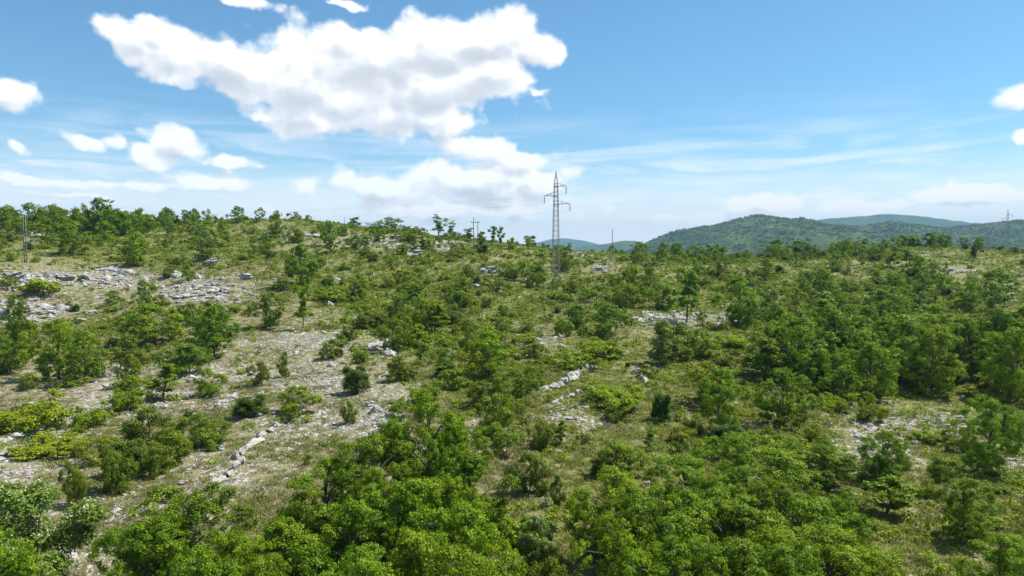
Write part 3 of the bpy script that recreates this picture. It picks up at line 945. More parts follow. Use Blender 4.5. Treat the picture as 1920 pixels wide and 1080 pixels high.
def lobed(seed, H, Rw, base, lobes, per, clump, n_leaf, leaf, mats, stems=1, blossom=0.0, wood_r=0.018, narrow=0.6, lob=0.37, tall=1.06):
    """a billowing crown: several overlapping lobes, leaf clumps on their outer sides, boughs leading to each lobe"""
    g = np.random.default_rng(seed)
    wood = Bag()
    zc = H * (base + 1.0) / 2; av = H * (1.0 - base) / 2
    tops = []
    for s_ in range(stems):
        a = 2 * math.pi * (s_ + 0.6 * g.random()) / stems
        o = np.array([math.cos(a), math.sin(a), 0]) * (0 if stems == 1 else Rw * 0.10)
        spread = np.array([math.cos(a), math.sin(a), 0]) * (Rw * 0.12 if stems == 1 else Rw * 0.45)
        hs_ = H * (0.82 if stems == 1 else g.uniform(0.6, 0.8))
        path = np.array([o + np.array([0, 0, -0.35])] + [o + spread * q ** 1.4 + np.array([g.normal() * H * 0.015, g.normal() * H * 0.015, hs_ * q]) for q in (0.12, 0.35, 0.6, 0.8, 1.0)])
        r0 = H * wood_r * (1 if stems == 1 else 0.6)
        wood.path(path, [r0 * 1.3, r0, r0 * 0.85, r0 * 0.6, r0 * 0.4, r0 * 0.12], 7)
        tops.append((path, r0))
    cen, rad, out = [], [], []
    for i in range(lobes):
        t = (i + 0.5) / lobes
        z = -0.98 + 1.80 * t + g.normal() * 0.05
        an = i * 2.39996 + g.normal() * 0.45
        rho = math.sqrt(max(0.05, 1 - z * z)) * (g.uniform(0.05, 0.35) if i % 4 == 3 or i >= lobes - 2 else g.uniform(0.55, 0.95))
        c = np.array([math.cos(an) * rho * Rw, math.sin(an) * rho * Rw, zc + z * av * 0.78 * tall])
        rl = Rw * lob * g.uniform(0.6, 1.3) * (1.0 - 0.18 * max(0, z))
        path, r0 = tops[i % stems]
        zz = max(0.1, min(c[2] - 0.3 * rl, path[-1, 2] * 0.95))
        p0 = np.array([np.interp(zz * 0.75, path[:, 2], path[:, k]) for k in range(3)])
        mid = (p0 + c) / 2 + np.array([0, 0, 0.06 * H])
        wood.path([p0, mid, c], [r0 * 0.42, r0 * 0.30, r0 * 0.12], 5)
        m = max(4, int(per * (rl / (Rw * lob)) ** 2))
        d = unit(g.normal(size=(m, 3)) + np.array([0, 0, 0.25]) + 0.45 * unit(c - np.array([0, 0, zc])))
        q = c + d * (rl * g.uniform(0.62, 1.06, m))[:, None] * np.array([1, 1, 0.78])
        for k in range(min(m, 5)): wood.path([c, (c + q[k]) / 2, q[k]], [r0 * 0.12, r0 * 0.08, r0 * 0.03], 3)
        cen.append(q); rad.append(clump * g.uniform(0.65, 1.3, m)); out.append(d)
    cen = np.vstack(cen); rad = np.concatenate(rad)
    cen[:, 2] = np.maximum(cen[:, 2], rad * 0.5)
    V, F, tint = leaf_cloud(g, cen, rad, n_leaf, leaf, 0.72, up=0.35, narrow=narrow, outward=np.vstack(out))
    k = H / np.percentile(V[:, 2], 99.7)
    V *= np.array([1, 1, k])
    for arr in wood.V: arr *= np.array([1, 1, k])
    lm = np_mesh('crown_mesh', V, F, mats[0], False, [('tint', 'FACE', tint)])
    bm_ = None
    if blossom:
        sel = (g.random(len(cen)) < blossom) & (cen[:, 2] > zc * 0.8)
        V2, F2, t2 = leaf_cloud(g, cen[sel] * np.array([1, 1, k]) + np.array([0, 0, 1]) * (rad[sel] * 0.6)[:, None], rad[sel] * 0.6, max(6, n_leaf // 3), leaf * 0.6, 0.6)
        bm_ = np_mesh('blossom_mesh', V2, F2, MAT['blossom'], False, [('tint', 'FACE', t2)])
    return wood.mesh('wood_mesh', mats[1], True), lm, bm_


B_ = MAT['bark']
# every prototype is one unit tall-ish in real metres; nominal (H, R) kept for scaling
PROTO = {}


def proto(kind, lod, n, **kw):
    L = []
    for i in range(n):
        k = dict(kw); seed = sum(map(ord, kind)) * 31 + lod * 977 + (i + len(PROTO.get((kind, lod), []))) * 131
        L.append(((lobed if 'lobes' in k else woody)(seed, **k), k['H'], k['Rw']))
    PROTO.setdefault((kind, lod), []).extend(L)


OAK = dict(H=6.0, Rw=2.6, base=0.03, mats=(MAT['oak'], B_))
proto('oak', 0, 4, lobes=21, per=38, clump=0.23, n_leaf=50, leaf=0.108, **OAK)
proto('oak', 0, 3, lobes=26, per=22, clump=0.25, n_leaf=70, leaf=0.098, lob=0.30, tall=1.2, **OAK)
proto('oak', 0, 3, lobes=17, per=30, clump=0.27, n_leaf=60, leaf=0.122, lob=0.36, tall=1.15, **OAK)
proto('oak', 1, 8, lobes=18, per=22, clump=0.29, n_leaf=36, leaf=0.165, **OAK)
proto('oak', 2, 8, lobes=15, per=14, clump=0.36, n_leaf=22, leaf=0.25, **OAK)
BSH = dict(H=2.4, Rw=1.35, base=0.02, mats=(MAT['bush'], B_), stems=4, lob=0.42)
proto('bush', 0, 7, lobes=9, per=26, clump=0.22, n_leaf=44, leaf=0.100, **BSH)
proto('bush', 1, 7, lobes=9, per=20, clump=0.22, n_leaf=30, leaf=0.13, **BSH)
proto('bush', 2, 7, lobes=8, per=14, clump=0.27, n_leaf=18, leaf=0.19, **BSH)
LOW = dict(H=1.1, Rw=1.6, base=0.10, shape='flat', wood_r=0.016, stems=6, flat=0.55)
proto('low', 0, 4, mats=(MAT['bright'], B_), limbs=24, subs=6, clump=0.24, n_leaf=44, leaf=0.115, **LOW)
proto('low', 1, 4, mats=(MAT['bright'], B_), limbs=20, subs=5, clump=0.28, n_leaf=28, leaf=0.15, **LOW)
proto('low', 2, 4, mats=(MAT['bright'], B_), limbs=15, subs=4, clump=0.36, n_leaf=15, leaf=0.24, **LOW)
JUN = dict(H=2.6, Rw=1.0, base=0.03, shape='cone', wood_r=0.02, stems=3, flat=0.95)
proto('juniper', 1, 3, mats=(MAT['dark'], B_), limbs=30, subs=7, clump=0.27, n_leaf=70, leaf=0.11, narrow=0.4, **JUN)
proto('juniper', 2, 3, mats=(MAT['dark'], B_), limbs=18, subs=4, clump=0.34, n_leaf=26, leaf=0.20, narrow=0.45, **JUN)
SLE = dict(H=6.0, Rw=1.35, base=0.22, shape='gap', wood_r=0.015, lean=0.08)
proto('slender', 1, 4, mats=(MAT['oak'], B_), limbs=16, subs=5, clump=0.38, n_leaf=38, leaf=0.20, **SLE)
proto('slender', 2, 5, mats=(MAT['oak'], B_), limbs=13, subs=4, clump=0.46, n_leaf=20, leaf=0.30, **SLE)
ASH = dict(H=4.5, Rw=2.0, base=0.05, mats=(MAT['grey'], B_), stems=3)
proto('ash', 0, 2, lobes=14, per=34, clump=0.32, n_leaf=52, leaf=0.13, blossom=0.6, **ASH)
proto('ash', 1, 2, lobes=12, per=22, clump=0.38, n_leaf=32, leaf=0.18, blossom=0.25, **ASH)
proto('ash', 2, 2, lobes=10, per=14, clump=0.46, n_leaf=18, leaf=0.28, blossom=0.2, **ASH)


def get_proto(kind, lod, i):
    while (kind, lod) not in PROTO: lod += 1 if lod < 1 else -1
    L = PROTO[(kind, lod)]
    return L[i % len(L)]


KNAME = {'oak': ('oak_tree', 'tree'), 'slender': ('slender_tree', 'tree'), 'ash': ('flowering_ash', 'tree'), 'bush': ('shrub', 'shrub'), 'low': ('low_shrub', 'shrub'), 'juniper': ('juniper_bush', 'shrub')}
_plant_i = [0]


def plant(kind, x, y, z, H, W, label, group=None, lod=None):
    """H height and W crown width in metres"""
    d = math.hypot(x, y)
    if lod is None: lod = 0 if d < 58 else (1 if d < 112 else 2)
    _plant_i[0] += 1
    (wm, lm, bm_), h0, r0 = get_proto(kind, lod, random.randrange(97))
    nm, cat = KNAME[kind]
    sz = H / h0; sw = W / (2 * r0)
    t = empty(nm, (x, y, z), random.uniform(0, 6.283), (sw, sw * random.uniform(0.9, 1.1), sz))
    tag(t, label, cat, group)
    ob('trunk' if cat == 'tree' else 'stems', wm, t)
    ob('crown' if cat == 'tree' else 'foliage', lm, t)
    if bm_: ob('blossom', bm_, t)
    return t


taken = []     # (x, y, r) footprints of hand-placed plants


def plant_px(kind, bx, by, top, wpx, label, group=None):
    x, y, z = on_ground(bx, by)
    H = max(0.7, (by - top) / FPX * y * 1.02); W = wpx / FPX * y
    taken.append((x, y, W * 0.42))
    return plant(kind, x, y, z - 0.05, H, W, label, group)


def plant_top(kind, px, top, d, W, label, group=None):
    p = at_depth(px, top, d)
    z = float(ground_z(p[0], d)); H = max(2.0, p[2] - z)
    taken.append((p[0], d, W * 0.42))
    return plant(kind, p[0], d, z - 0.05, H, W, label, group, lod=0)


# ---- foreground canopy (photograph pixel of the crown top, distance, width)
FORE = [
    ('oak', 805, 758, 33, 5.0, 'tall dark oak topping the foreground clump, its crown highest of the clump'),
    ('oak', 700, 830, 30, 4.6, 'oak on the left shoulder of the central foreground clump below the stony slope'),
    ('oak', 610, 872, 30, 4.2, 'leafy oak at the left end of the central foreground clump'),
    ('oak', 880, 868, 29, 4.2, 'oak on the right side of the central foreground clump beside the bare gap'),
    ('oak', 770, 915, 26, 4.8, 'bright oak crown in the heart of the central foreground clump'),
    ('oak', 660, 950, 25, 4.6, 'oak crown in the central foreground clump, low and left of its middle'),
    ('oak', 880, 962, 25, 3.8, 'bright rounded oak crown at the lower right of the central foreground clump'),
    ('oak', 540, 985, 25, 4.2, 'oak crown between the round left oak and the central foreground clump'),
    ('oak', 770, 1010, 21.5, 4.4, 'oak crown cut by the bottom edge under the central clump'),
    ('oak', 590, 1040, 21.5, 4.0, 'oak crown cut by the bottom edge left of the central clump'),
    ('oak', 350, 935, 27, 5.0, 'broad round bright green oak at the bottom left'),
    ('oak', 270, 990, 25, 3.2, 'smaller oak leaning on the left side of the broad round bottom left oak'),
    ('oak', 430, 1010, 23, 3.6, 'oak crown in front of the broad round bottom left oak'),
    ('oak', 1155, 893, 29, 4.0, 'oak at the left end of the right-hand foreground grove beside the bare gap'),
    ('oak', 1240, 935, 26, 4.4, 'oak crown in the left part of the right-hand foreground grove'),
    ('oak', 1160, 990, 23.5, 3.2, 'oak crown low at the left of the right-hand foreground grove'),
    ('oak', 1290, 868, 33, 4.2, 'oak at the back of the right-hand foreground grove, left of its middle'),
    ('oak', 1380, 822, 36, 4.4, 'darker oak at the back of the right-hand foreground grove'),
    ('oak', 1465, 862, 32, 5.0, 'large oak forming the top of the right-hand foreground grove'),
    ('oak', 1375, 945, 27, 4.6, 'oak crown in the middle of the right-hand foreground grove'),
    ('oak', 1500, 950, 26, 4.8, 'oak crown right of the middle of the right-hand foreground grove'),
    ('oak', 1560, 1000, 24, 4.4, 'bright oak crown at the lower right of the right-hand foreground grove'),
    ('oak', 1400, 1020, 22, 4.4, 'oak crown cut by the bottom edge under the right-hand grove'),
    ('oak', 1260, 1030, 21.5, 4.2, 'oak crown cut by the bottom edge at the left of the right-hand grove'),
    ('oak', 1545, 838, 39, 4.0, 'bushy bright oak behind the right-hand grove beside the pale stones'),
    ('ash', 35, 908, 28, 4.6, 'flowering ash with cream blossom at the bottom left corner'),
    ('oak', -10, 1000, 24, 3.6, 'dark tree cut by the left edge below the flowering ash'),
    ('oak', 1880, 1010, 25, 3.4, 'low oak cut by the bottom right corner'),
]
FORE += [
    ('oak', 745, 800, 31.5, 3.2, 'narrow oak crown just left of the tall dark oak of the central clump'),
    ('oak', 850, 812, 31, 3.4, 'narrow oak crown just right of the tall dark oak of the central clump'),
    ('oak', 690, 890, 27.5, 3.0, 'upright oak crown left of the heart of the central clump'),
    ('oak', 845, 905, 27, 3.0, 'upright oak crown right of the heart of the central clump'),
    ('oak', 1185, 930, 27, 3.0, 'upright oak crown between the first two of the right-hand grove'),
    ('oak', 1330, 905, 29.5, 3.2, 'upright oak crown behind the middle of the right-hand grove'),
    ('oak', 1430, 915, 29, 3.2, 'upright oak crown just below the top of the right-hand grove'),
    ('oak', 1580, 935, 28.5, 3.0, 'upright oak crown at the right end of the right-hand grove'),
    ('oak', 690, 1045, 20.5, 3.8, 'oak crown cut by the bottom edge, left of the middle of the central clump'),
    ('oak', 860, 1035, 20.5, 3.8, 'oak crown cut by the bottom edge, right of the middle of the central clump'),
    ('oak', 490, 1060, 21.5, 3.0, 'oak crown cut by the bottom edge beside the broad round left oak'),
    ('oak', 360, 1050, 21, 3.6, 'oak crown cut by the bottom edge under the broad round left oak'),
    ('oak', 1330, 1050, 20.5, 3.8, 'oak crown cut by the bottom edge in the middle of the right-hand grove'),
    ('oak', 1490, 1045, 21, 3.8, 'oak crown cut by the bottom edge at the right of the right-hand grove'),
    ('oak', 1640, 1050, 23, 2.6, 'small oak cut by the bottom edge right of the right-hand grove'),
    ('bush', 1030, 1040, 25, 1.6, 'shrub at the foot of the bare gap, low in the frame'),
    ('ash', 1010, 965, 28, 1.6, 'small pale ash at the left rim of the bare gap'),
]
for (k, px, tp, d, W, lab) in FORE:
    plant_top(k, px, tp - (14 if k == 'oak' else 0), d, W * (0.94 if k == 'oak' else 1.0), lab)

# ---- plants standing alone enough to point at (base pixel, top row, width in pixels)
HAND = [
    ('juniper', 668, 738, 684, 48, 'dense dark oval bush alone on the stony slope'),
    ('oak', 915, 712, 615, 100, 'large dark rounded tree in the middle of the valley'),
    ('bush', 1145, 629, 568, 72, 'rounded dark shrub on the grass below the pylon with shade at its left'),
    ('bush', 1272, 682, 608, 78, 'tall round shrub right of the stone row casting shade leftwards'),
    ('oak', 1385, 614, 522, 78, 'oak with visible trunk standing above the shaded stones right of centre'),
    ('slender', 568, 618, 532, 36, 'slender tree with a bare dark trunk at the edge of the valley'),
    ('oak', 500, 616, 548, 64, 'small oak with short trunk left of the slender bare-trunked tree'),
    ('oak', 400, 672, 566, 92, 'dark bushy oak in the middle of the left slope'),
    ('bush', 352, 700, 645, 90, 'spreading shrub in front of the dark bushy oak on the left slope'),
    ('bush', 392, 742, 690, 56, 'shrub trailing down the left slope below the dark bushy oak'),
    ('oak', 250, 500, 432, 66, 'dark oak above the left rock band'),
    ('ash', 390, 488, 426, 58, 'greyish flowering tree above the right end of the left rock band'),
    ('oak', 138, 478, 412, 74, 'broad dark oak on the left hillside right of the twin poles'),
    ('oak', 188, 440, 373, 56, 'tallest skyline oak on the left hill'),
    ('oak', 160, 442, 383, 40, 'skyline oak touching the tallest one on its left side'),
    ('oak', 55, 430, 382, 48, 'rounded oak on the left skyline above the twin poles'),
    ('oak', 12, 440, 386, 50, 'oak at the left end of the skyline'),
    ('oak', 100, 436, 384, 40, 'dark skyline oak between the twin poles and the tallest oak'),
    ('oak', 235, 440, 400, 44, 'low skyline oak right of the tallest oak'),
    ('oak', 275, 432, 403, 36, 'last low oak of the left skyline row'),
    ('oak', 447, 418, 387, 38, 'dark round oak on the hilltop skyline'),
    ('oak', 517, 447, 399, 32, 'compact dark tree on the hilltop right of the round skyline oak'),
    ('bush', 361, 424, 402, 16, 'small spiky skyline shrub left of the round hilltop oak'),
    ('bush', 577, 412, 400, 16, 'small skyline shrub right of the compact hilltop tree'),
    ('oak', 618, 462, 414, 46, 'dark tree beside the rocks below the hilltop'),
    ('bush', 556, 456, 430, 28, 'dark round shrub among the hilltop rocks'),
    ('oak', 562, 538, 458, 62, 'large tree at the left rim of the green valley'),
    ('slender', 662, 428, 407, 28, 'lone round tree on the skyline beside the short pole'),
    ('slender', 700, 432, 415, 24, 'small skyline tree left of the wide bushy one'),
    ('oak', 732, 432, 407, 44, 'wide bushy tree on the skyline'),
    ('slender', 822, 444, 402, 30, 'tall thin skyline tree with an open layered crown'),
    ('slender', 846, 448, 414, 24, 'leaning thin skyline tree right of the layered one'),
    ('slender', 880, 454, 427, 26, 'thin skyline tree touching the paired poles'),
    ('slender', 905, 468, 434, 22, 'dark narrow tree just right of the paired poles'),
    ('slender', 923, 464, 424, 20, 'narrow dark skyline tree between two slimmer ones right of the poles'),
    ('slender', 941, 464, 425, 16, 'slimmest skyline tree right of the paired poles'),
    ('bush', 960, 470, 446, 24, 'shrub ending the row of slim skyline trees'),
    ('slender', 803, 466, 450, 12, 'tiny upright dark sapling on the bare ridge left of the paired poles'),
    ('bush', 783, 436, 424, 18, 'small skyline shrub left of the tall layered tree'),
    ('oak', 1188, 566, 498, 50, 'left of two dark trees rising from the thicket right of the pylon'),
    ('oak', 1216, 566, 500, 40, 'right of two dark trees rising from the thicket right of the pylon'),
    ('bush', 1172, 578, 528, 60, 'dark dense shrub at the foot of the two thicket trees'),
    ('bush', 1240, 580, 530, 66, 'broad dark shrub right of the two thicket trees'),
    ('bush', 1120, 566, 534, 60, 'rounded bright shrub left of the dark thicket'),
    ('slender', 1287, 606, 500, 44, 'tall light green tree right of the dark thicket beside the bare soil'),
    ('bush', 980, 528, 490, 44, 'dark shrub left of the pylon foot'),
    ('bush', 1010, 540, 496, 46, 'shrub touching the left side of the pylon foot'),
    ('bush', 945, 524, 494, 42, 'shrub right of the ridge rocks and left of the pylon'),
    ('bush', 1080, 614, 572, 52, 'round green shrub on the slope straight below the pylon'),
    ('low', 1040, 560, 542, 40, 'low shrub below the bare patch at the pylon foot'),
    ('oak', 1500, 716, 598, 110, 'tall oak at the left front of the dense right wood with trunk showing'),
    ('oak', 1565, 690, 585, 90, 'oak in the front of the dense right wood, second from its left end'),
    ('oak', 1652, 632, 545, 84, 'oak with a clear dark trunk in the upper part of the right wood'),
    ('oak', 1446, 704, 606, 84, 'dark oak at the left end of the dense right wood'),
    ('oak', 1622, 728, 622, 100, 'broad oak in the front row of the right wood above its deep shade'),
    ('oak', 1690, 722, 600, 90, 'oak in the middle of the dense right wood front'),
    ('oak', 1745, 740, 612, 100, 'large oak at the front of the right wood where the shade is deepest'),
    ('oak', 1812, 700, 596, 90, 'oak in the right part of the dense wood'),
    ('oak', 1870, 690, 580, 90, 'oak near the right edge in the dense wood'),
    ('oak', 1905, 756, 620, 100, 'oak cut by the right edge at the front of the wood'),
    ('oak', 1860, 560, 505, 70, 'dark rounded tree on the upper right slope'),
    ('oak', 1455, 484, 448, 56, 'dense round tree on the skyline right of centre'),
    ('bush', 1515, 482, 457, 26, 'dark pointed skyline shrub right of the dense round tree'),
    ('oak', 1605, 482, 453, 34, 'pale skyline tree left of the wooded knoll'),
    ('slender', 1343, 494, 468, 16, 'single pale sapling on the skyline before the wooded hill'),
    ('juniper', 1826, 486, 455, 14, 'dark narrow column tree on the right knoll'),
    ('oak', 1850, 888, 742, 118, 'oak with straight dark trunk standing apart in the right clearing'),
    ('slender', 1660, 965, 888, 92, 'thin young tree with a dark base right of the foreground grove'),
    ('oak', 1808, 1022, 896, 112, 'spreading oak with dark shade at its left, lower right'),
    ('juniper', 1240, 792, 734, 38, 'dark narrow bush below the low bright shrubs right of centre'),
    ('bush', 1148, 792, 760, 34, 'small shrub with a black shadow on its left below the stone row'),
    ('slender', 1220, 846, 800, 28, 'little stem tree with a dark shadow on the central slope'),
    ('slender', 1050, 832, 782, 28, 'little tree on a thin stem below the stone row'),
    ('bush', 1012, 838, 786, 50, 'shrub left of the little thin-stemmed tree'),
    ('bush', 925, 818, 738, 98, 'big bright shrub at the mouth of the valley above the bare gap'),
    ('bush', 905, 760, 712, 70, 'bright shrub behind the big one at the valley mouth'),
    ('bush', 965, 758, 690, 80, 'spreading shrub at the foot of the stone row'),
    ('low', 795, 752, 714, 78, 'low wide shrub on the stony ground above the foreground oak'),
    ('bush', 560, 772, 722, 80, 'shrub with dead twigs on the stony slope above the long ledge'),
    ('bush', 655, 794, 752, 28, 'small upright shrub left of the white rocks on the slope'),
    ('low', 238, 770, 726, 74, 'low round shrub in the middle of the left slope'),
    ('bush', 243, 726, 662, 44, 'upright shrub among pale slabs on the left slope'),
    ('bush', 280, 838, 764, 96, 'olive green shrub in the left foreground thicket'),
    ('bush', 378, 836, 776, 92, 'dark green shrub at the right end of the left foreground thicket'),
    ('bush', 322, 872, 808, 80, 'bright shrub in front of the left foreground thicket'),
    ('bush', 293, 896, 838, 52, 'round grey-green shrub standing before the left foreground thicket'),
    ('bush', 213, 926, 838, 66, 'light green two-stemmed shrub with a black shadow on the left'),
    ('bush', 190, 868, 816, 74, 'yellow-green shrub left of the left foreground thicket'),
    ('bush', 135, 950, 862, 46, 'narrow upright shrub with a shadow near the lower left'),
    ('low', 60, 806, 738, 150, 'wide dark shrub over the pale ledge at the left edge'),
    ('low', 170, 800, 756, 80, 'low shrub on the left slope right of the pale ledge'),
    ('low', 92, 852, 806, 150, 'wide olive low shrub below the pale ledge at the left edge'),
    ('oak', 38, 690, 556, 60, 'tall pale tree at the left edge below the rock band'),
    ('oak', 110, 712, 600, 110, 'dense tree at the left of the lower left thicket'),
    ('oak', 160, 718, 625, 80, 'bright green tree at the right end of the lower left thicket'),
    ('oak', 275, 648, 572, 120, 'broad tree below the left rock band'),
    ('bush', 15, 700, 628, 80, 'shrub cut by the left edge in the left thicket'),
    ('low', 80, 552, 516, 84, 'dark low shrub growing on the left rock band'),
    ('bush', 490, 724, 680, 36, 'small round shrub on the stones left of the dark oval bush'),
    ('bush', 532, 708, 660, 24, 'slim shrub on the open stony slope'),
    ('bush', 740, 702, 672, 22, 'tiny bright round shrub above the dark oval bush'),
    ('low', 676, 680, 644, 46, 'bright shrub left of the pale rock heap'),
    ('bush', 625, 672, 636, 50, 'thin greyish shrub on the upper stony slope'),
    ('bush', 990, 924, 850, 74, 'dark grey-green shrub at the head of the bare gap'),
    ('ash', 1045, 952, 890, 30, 'small silvery bush with a black shadow in the bare gap'),
    ('low', 1150, 750, 718, 110, 'bright low shrub patch right of the stone row'),
    ('low', 1160, 770, 728, 120, 'bright low shrub patch below the stone row'),
    ('low', 1130, 670, 630, 110, 'low green shrub patch above the stone row'),
    ('low', 1080, 690, 650, 110, 'low shrub patch above the left end of the stone row'),
    ('low', 1360, 652, 626, 110, 'bright low shrub patch left of the dense right wood'),
    ('low', 1470, 768, 738, 100, 'bright yellow-green low shrub patch before the right wood'),
    ('low', 1560, 770, 732, 70, 'bright low shrub at the top of the pale stone clearing'),
    ('bush', 1630, 790, 735, 60, 'bright shrub with dark shade under it at the right clearing'),
    ('low', 1735, 830, 800, 90, 'low green shrub row across the right clearing'),
    ('bush', 1680, 880, 832, 56, 'grey-green shrub among pale stones in the right clearing'),
    ('bush', 1330, 760, 680, 90, 'light green bushy tree in the middle right beside the deep shade'),
    ('oak', 1350, 810, 690, 100, 'loose tall tree above the right-hand foreground grove'),
    ('bush', 720, 610, 590, 24, 'small dark shrub above the pale rock heap'),
    ('juniper', 667, 562, 540, 24, 'almost black round bush on the valley floor'),
    ('oak', 795, 625, 565, 44, 'dark upright tree in the middle of the green valley'),
    ('bush', 860, 560, 530, 40, 'dark shrub in the upper right part of the green valley'),
    ('bush', 880, 655, 612, 34, 'light green upright shrub left of the large dark valley tree'),
]
for row in HAND:
    plant_px(*row)

# ------------------------------------------------------------------ scattered plants
T_ = np.array(taken)


def scatter(n, rmin, rmax, amax=41.0):
    """points spread evenly over the ground in a sector"""
    r = np.sqrt(rng.uniform(rmin ** 2, rmax ** 2, n)); a = np.radians(rng.uniform(-amax, amax, n))
    return np.sin(a) * r, np.cos(a) * r


# landmarks that a label can lean on (photograph pixel, phrase)
MARKS = [
    (47, 450, 'the twin poles'), (188, 410, 'the tallest skyline oak'), (120, 520, 'the left rock band'), (390, 545, 'the rock band end'), (447, 402, 'the round hilltop oak'),
    (590, 440, 'the hilltop rocks'), (732, 420, 'the bushy skyline tree'), (822, 425, 'the layered skyline tree'), (892, 440, 'the paired poles'), (1042, 500, 'the tall pylon'),
    (1148, 470, 'the single pole'), (1455, 468, 'the round skyline tree'), (1740, 478, 'the bare knoll patch'), (1887, 460, 'the distant pylon'), (568, 590, 'the slender bare-trunked tree'),
    (400, 620, 'the dark bushy oak'), (110, 660, 'the lower left thicket'), (668, 712, 'the dark oval bush'), (720, 655, 'the pale rock heap'), (915, 665, 'the large dark valley tree'),
    (700, 520, 'the green valley head'), (795, 590, 'the dark upright valley tree'), (1145, 600, 'the rounded pylon shrub'), (1210, 540, 'the dark thicket'), (1385, 570, 'the shaded stones'),
    (1250, 602, 'the long flat rock'), (1070, 712, 'the fallen stone wall'), (1272, 645, 'the tall round shrub'), (1500, 660, 'the tall front wood oak'), (1745, 680, 'the deep shade'),
    (1652, 590, 'the clear-trunked oak'), (1860, 535, 'the dark upper right tree'), (1640, 840, 'the right stone clearing'), (1850, 820, 'the oak standing apart'), (1808, 960, 'the lower right oak'),
    (460, 850, 'the long pale ledge'), (300, 830, 'the left foreground thicket'), (60, 815, 'the left edge ledge'), (235, 700, 'the pale slabs'), (150, 1045, 'the bottom left rubble'),
    (700, 785, 'the white blocks'), (1000, 930, 'the bare gap'), (1660, 930, 'the thin young tree'), (1400, 860, 'the right-hand grove'), (925, 780, 'the big valley mouth shrub'), (530, 760, 'the shrub with dead twigs'),
    (1560, 520, 'the open upper right slope'), (1330, 490, 'the single pale sapling'), (1900, 640, 'the right edge of the wood'),
]
_pending = []


def mark_label(o, look, px, py, size_word):
    best = min(MARKS, key=lambda m: ((m[0] - px) ** 2 + (1.6 * (m[1] - py)) ** 2))
    dx, dy = px - best[0], (py - best[1]) * 1.6
    if math.hypot(dx, dy) < 14: rel = 'right at'
    elif abs(dx) > 2.2 * abs(dy): rel = 'left of' if dx < 0 else 'right of'
    elif abs(dy) > 2.2 * abs(dx): rel = 'above' if dy < 0 else 'below'
    else: rel = ('upper ' if dy < 0 else 'lower ') + ('left of' if dx < 0 else 'right of')
    _pending.append((o, ('%s %s' % (size_word, look[0])).strip(), ('%s %s' % (size_word, look[1])).strip(), '%s %s' % (rel, best[2]), px, py))


ORD = ['leftmost', 'second from left', 'third from left', 'fourth from left', 'fifth from left', 'sixth from left', 'seventh from left', 'eighth from left', 'ninth from left', 'tenth from left', 'eleventh from left', 'twelfth from left', 'thirteenth from left', 'fourteenth from left', 'fifteenth from left', 'sixteenth from left']
NUMW = ['', 'one', 'two', 'three', 'four', 'five', 'six', 'seven', 'eight', 'nine', 'ten', 'eleven', 'twelve', 'thirteen', 'fourteen', 'fifteen', 'sixteen']


def settle_labels():
    sets = {}
    for p in _pending: sets.setdefault((p[1], p[3]), []).append(p)
    for (look, where), L in sets.items():
        L.sort(key=lambda p: p[4])
        for k, p in enumerate(L):
            if len(L) == 1: lab = '%s %s' % (look, where)
            elif len(L) <= 16: lab = '%s of %s %s %s' % ('rightmost' if k == len(L) - 1 else ORD[k], NUMW[len(L)], p[2], where)
            else: lab = 'one of many %s %s' % (p[2], where)
            if len(lab.replace('-', ' ').split()) > 16: lab = lab.replace('broad leafy ', '').replace('leafy green ', '')
            p[0]['label'] = lab


def zone_name(px, py):
    if py < 470 and px < 330: return 'on the wooded left hill near the twin poles'
    if py < 480 and px < 1000: return 'on the rocky ridge between the hilltop oak and the pylon'
    if py < 500: return 'along the low ridge before the wooded hill'
    if px < 620 and py < 600: return 'on the slope around the left rock band'
    if px < 620 and py < 720: return 'on the left slope below the rock band'
    if px < 900 and py > 720: return 'on the stony slope at the lower left'
    if px < 900: return 'on the floor of the green valley'
    if px < 1320 and py < 600: return 'on the slope around the foot of the tall pylon'
    if px < 1400 and py < 760: return 'on the open slope around the stone row'
    if py < 780: return 'in the dense wood on the right'
    if px > 1560: return 'around the stone clearing at the lower right'
    return 'on the slope behind the right-hand foreground grove'


N0 = 15000
sx, sy = scatter(N0, 27, 262)
sz = ground_z(sx, sy)
_, _, dens = zones(sx, sy, sz)
keep = rng.random(N0) < np.clip((dens - 0.12) * 0.56, 0, 0.8) * np.where(np.hypot(sx, sy) < 45, 0.55, 1.0)
sx, sy, sz, dens = sx[keep], sy[keep], sz[keep], dens[keep]
# keep clear of the hand-placed ones and give each other a little room
ok = np.ones(len(sx), bool)
for (tx, ty, tr) in taken:
    ok &= (sx - tx) ** 2 + (sy - ty) ** 2 > tr * tr
# keep the near open ground and the pylon foot open
wp = [on_ground(float(a_), float(b_)) for a_, b_ in zip(rng.uniform(1420, 1925, 150), rng.uniform(655, 742, 150))]
sx = np.concatenate([sx, [p[0] for p in wp]]); sy = np.concatenate([sy, [p[1] for p in wp]]); sz = np.concatenate([sz, [p[2] for p in wp]])
dens = np.concatenate([dens, np.ones(150)]); ok = np.concatenate([ok, np.ones(150, bool)])
spx, spy = proj(sx, sy, sz)
for (cx, cy, rx, ry) in ((600, 720, 150, 70), (430, 880, 90, 60), (1010, 930, 55, 110), (1640, 830, 80, 55), (1760, 790, 80, 28), (320, 935, 110, 30), (1050, 790, 60, 30), (1042, 528, 34, 20), (120, 1040, 70, 40), (400, 550, 90, 18), (40, 580, 60, 24), (1740, 478, 40, 9), (1170, 640, 40, 20), (1075, 712, 75, 32), (1050, 752, 70, 26), (490, 835, 60, 55), (690, 790, 40, 40)):
    ok &= ~((((spx - cx) / rx) ** 2 + ((spy - cy) / ry) ** 2 < 1) & (rng.random(len(sx)) < 0.93))
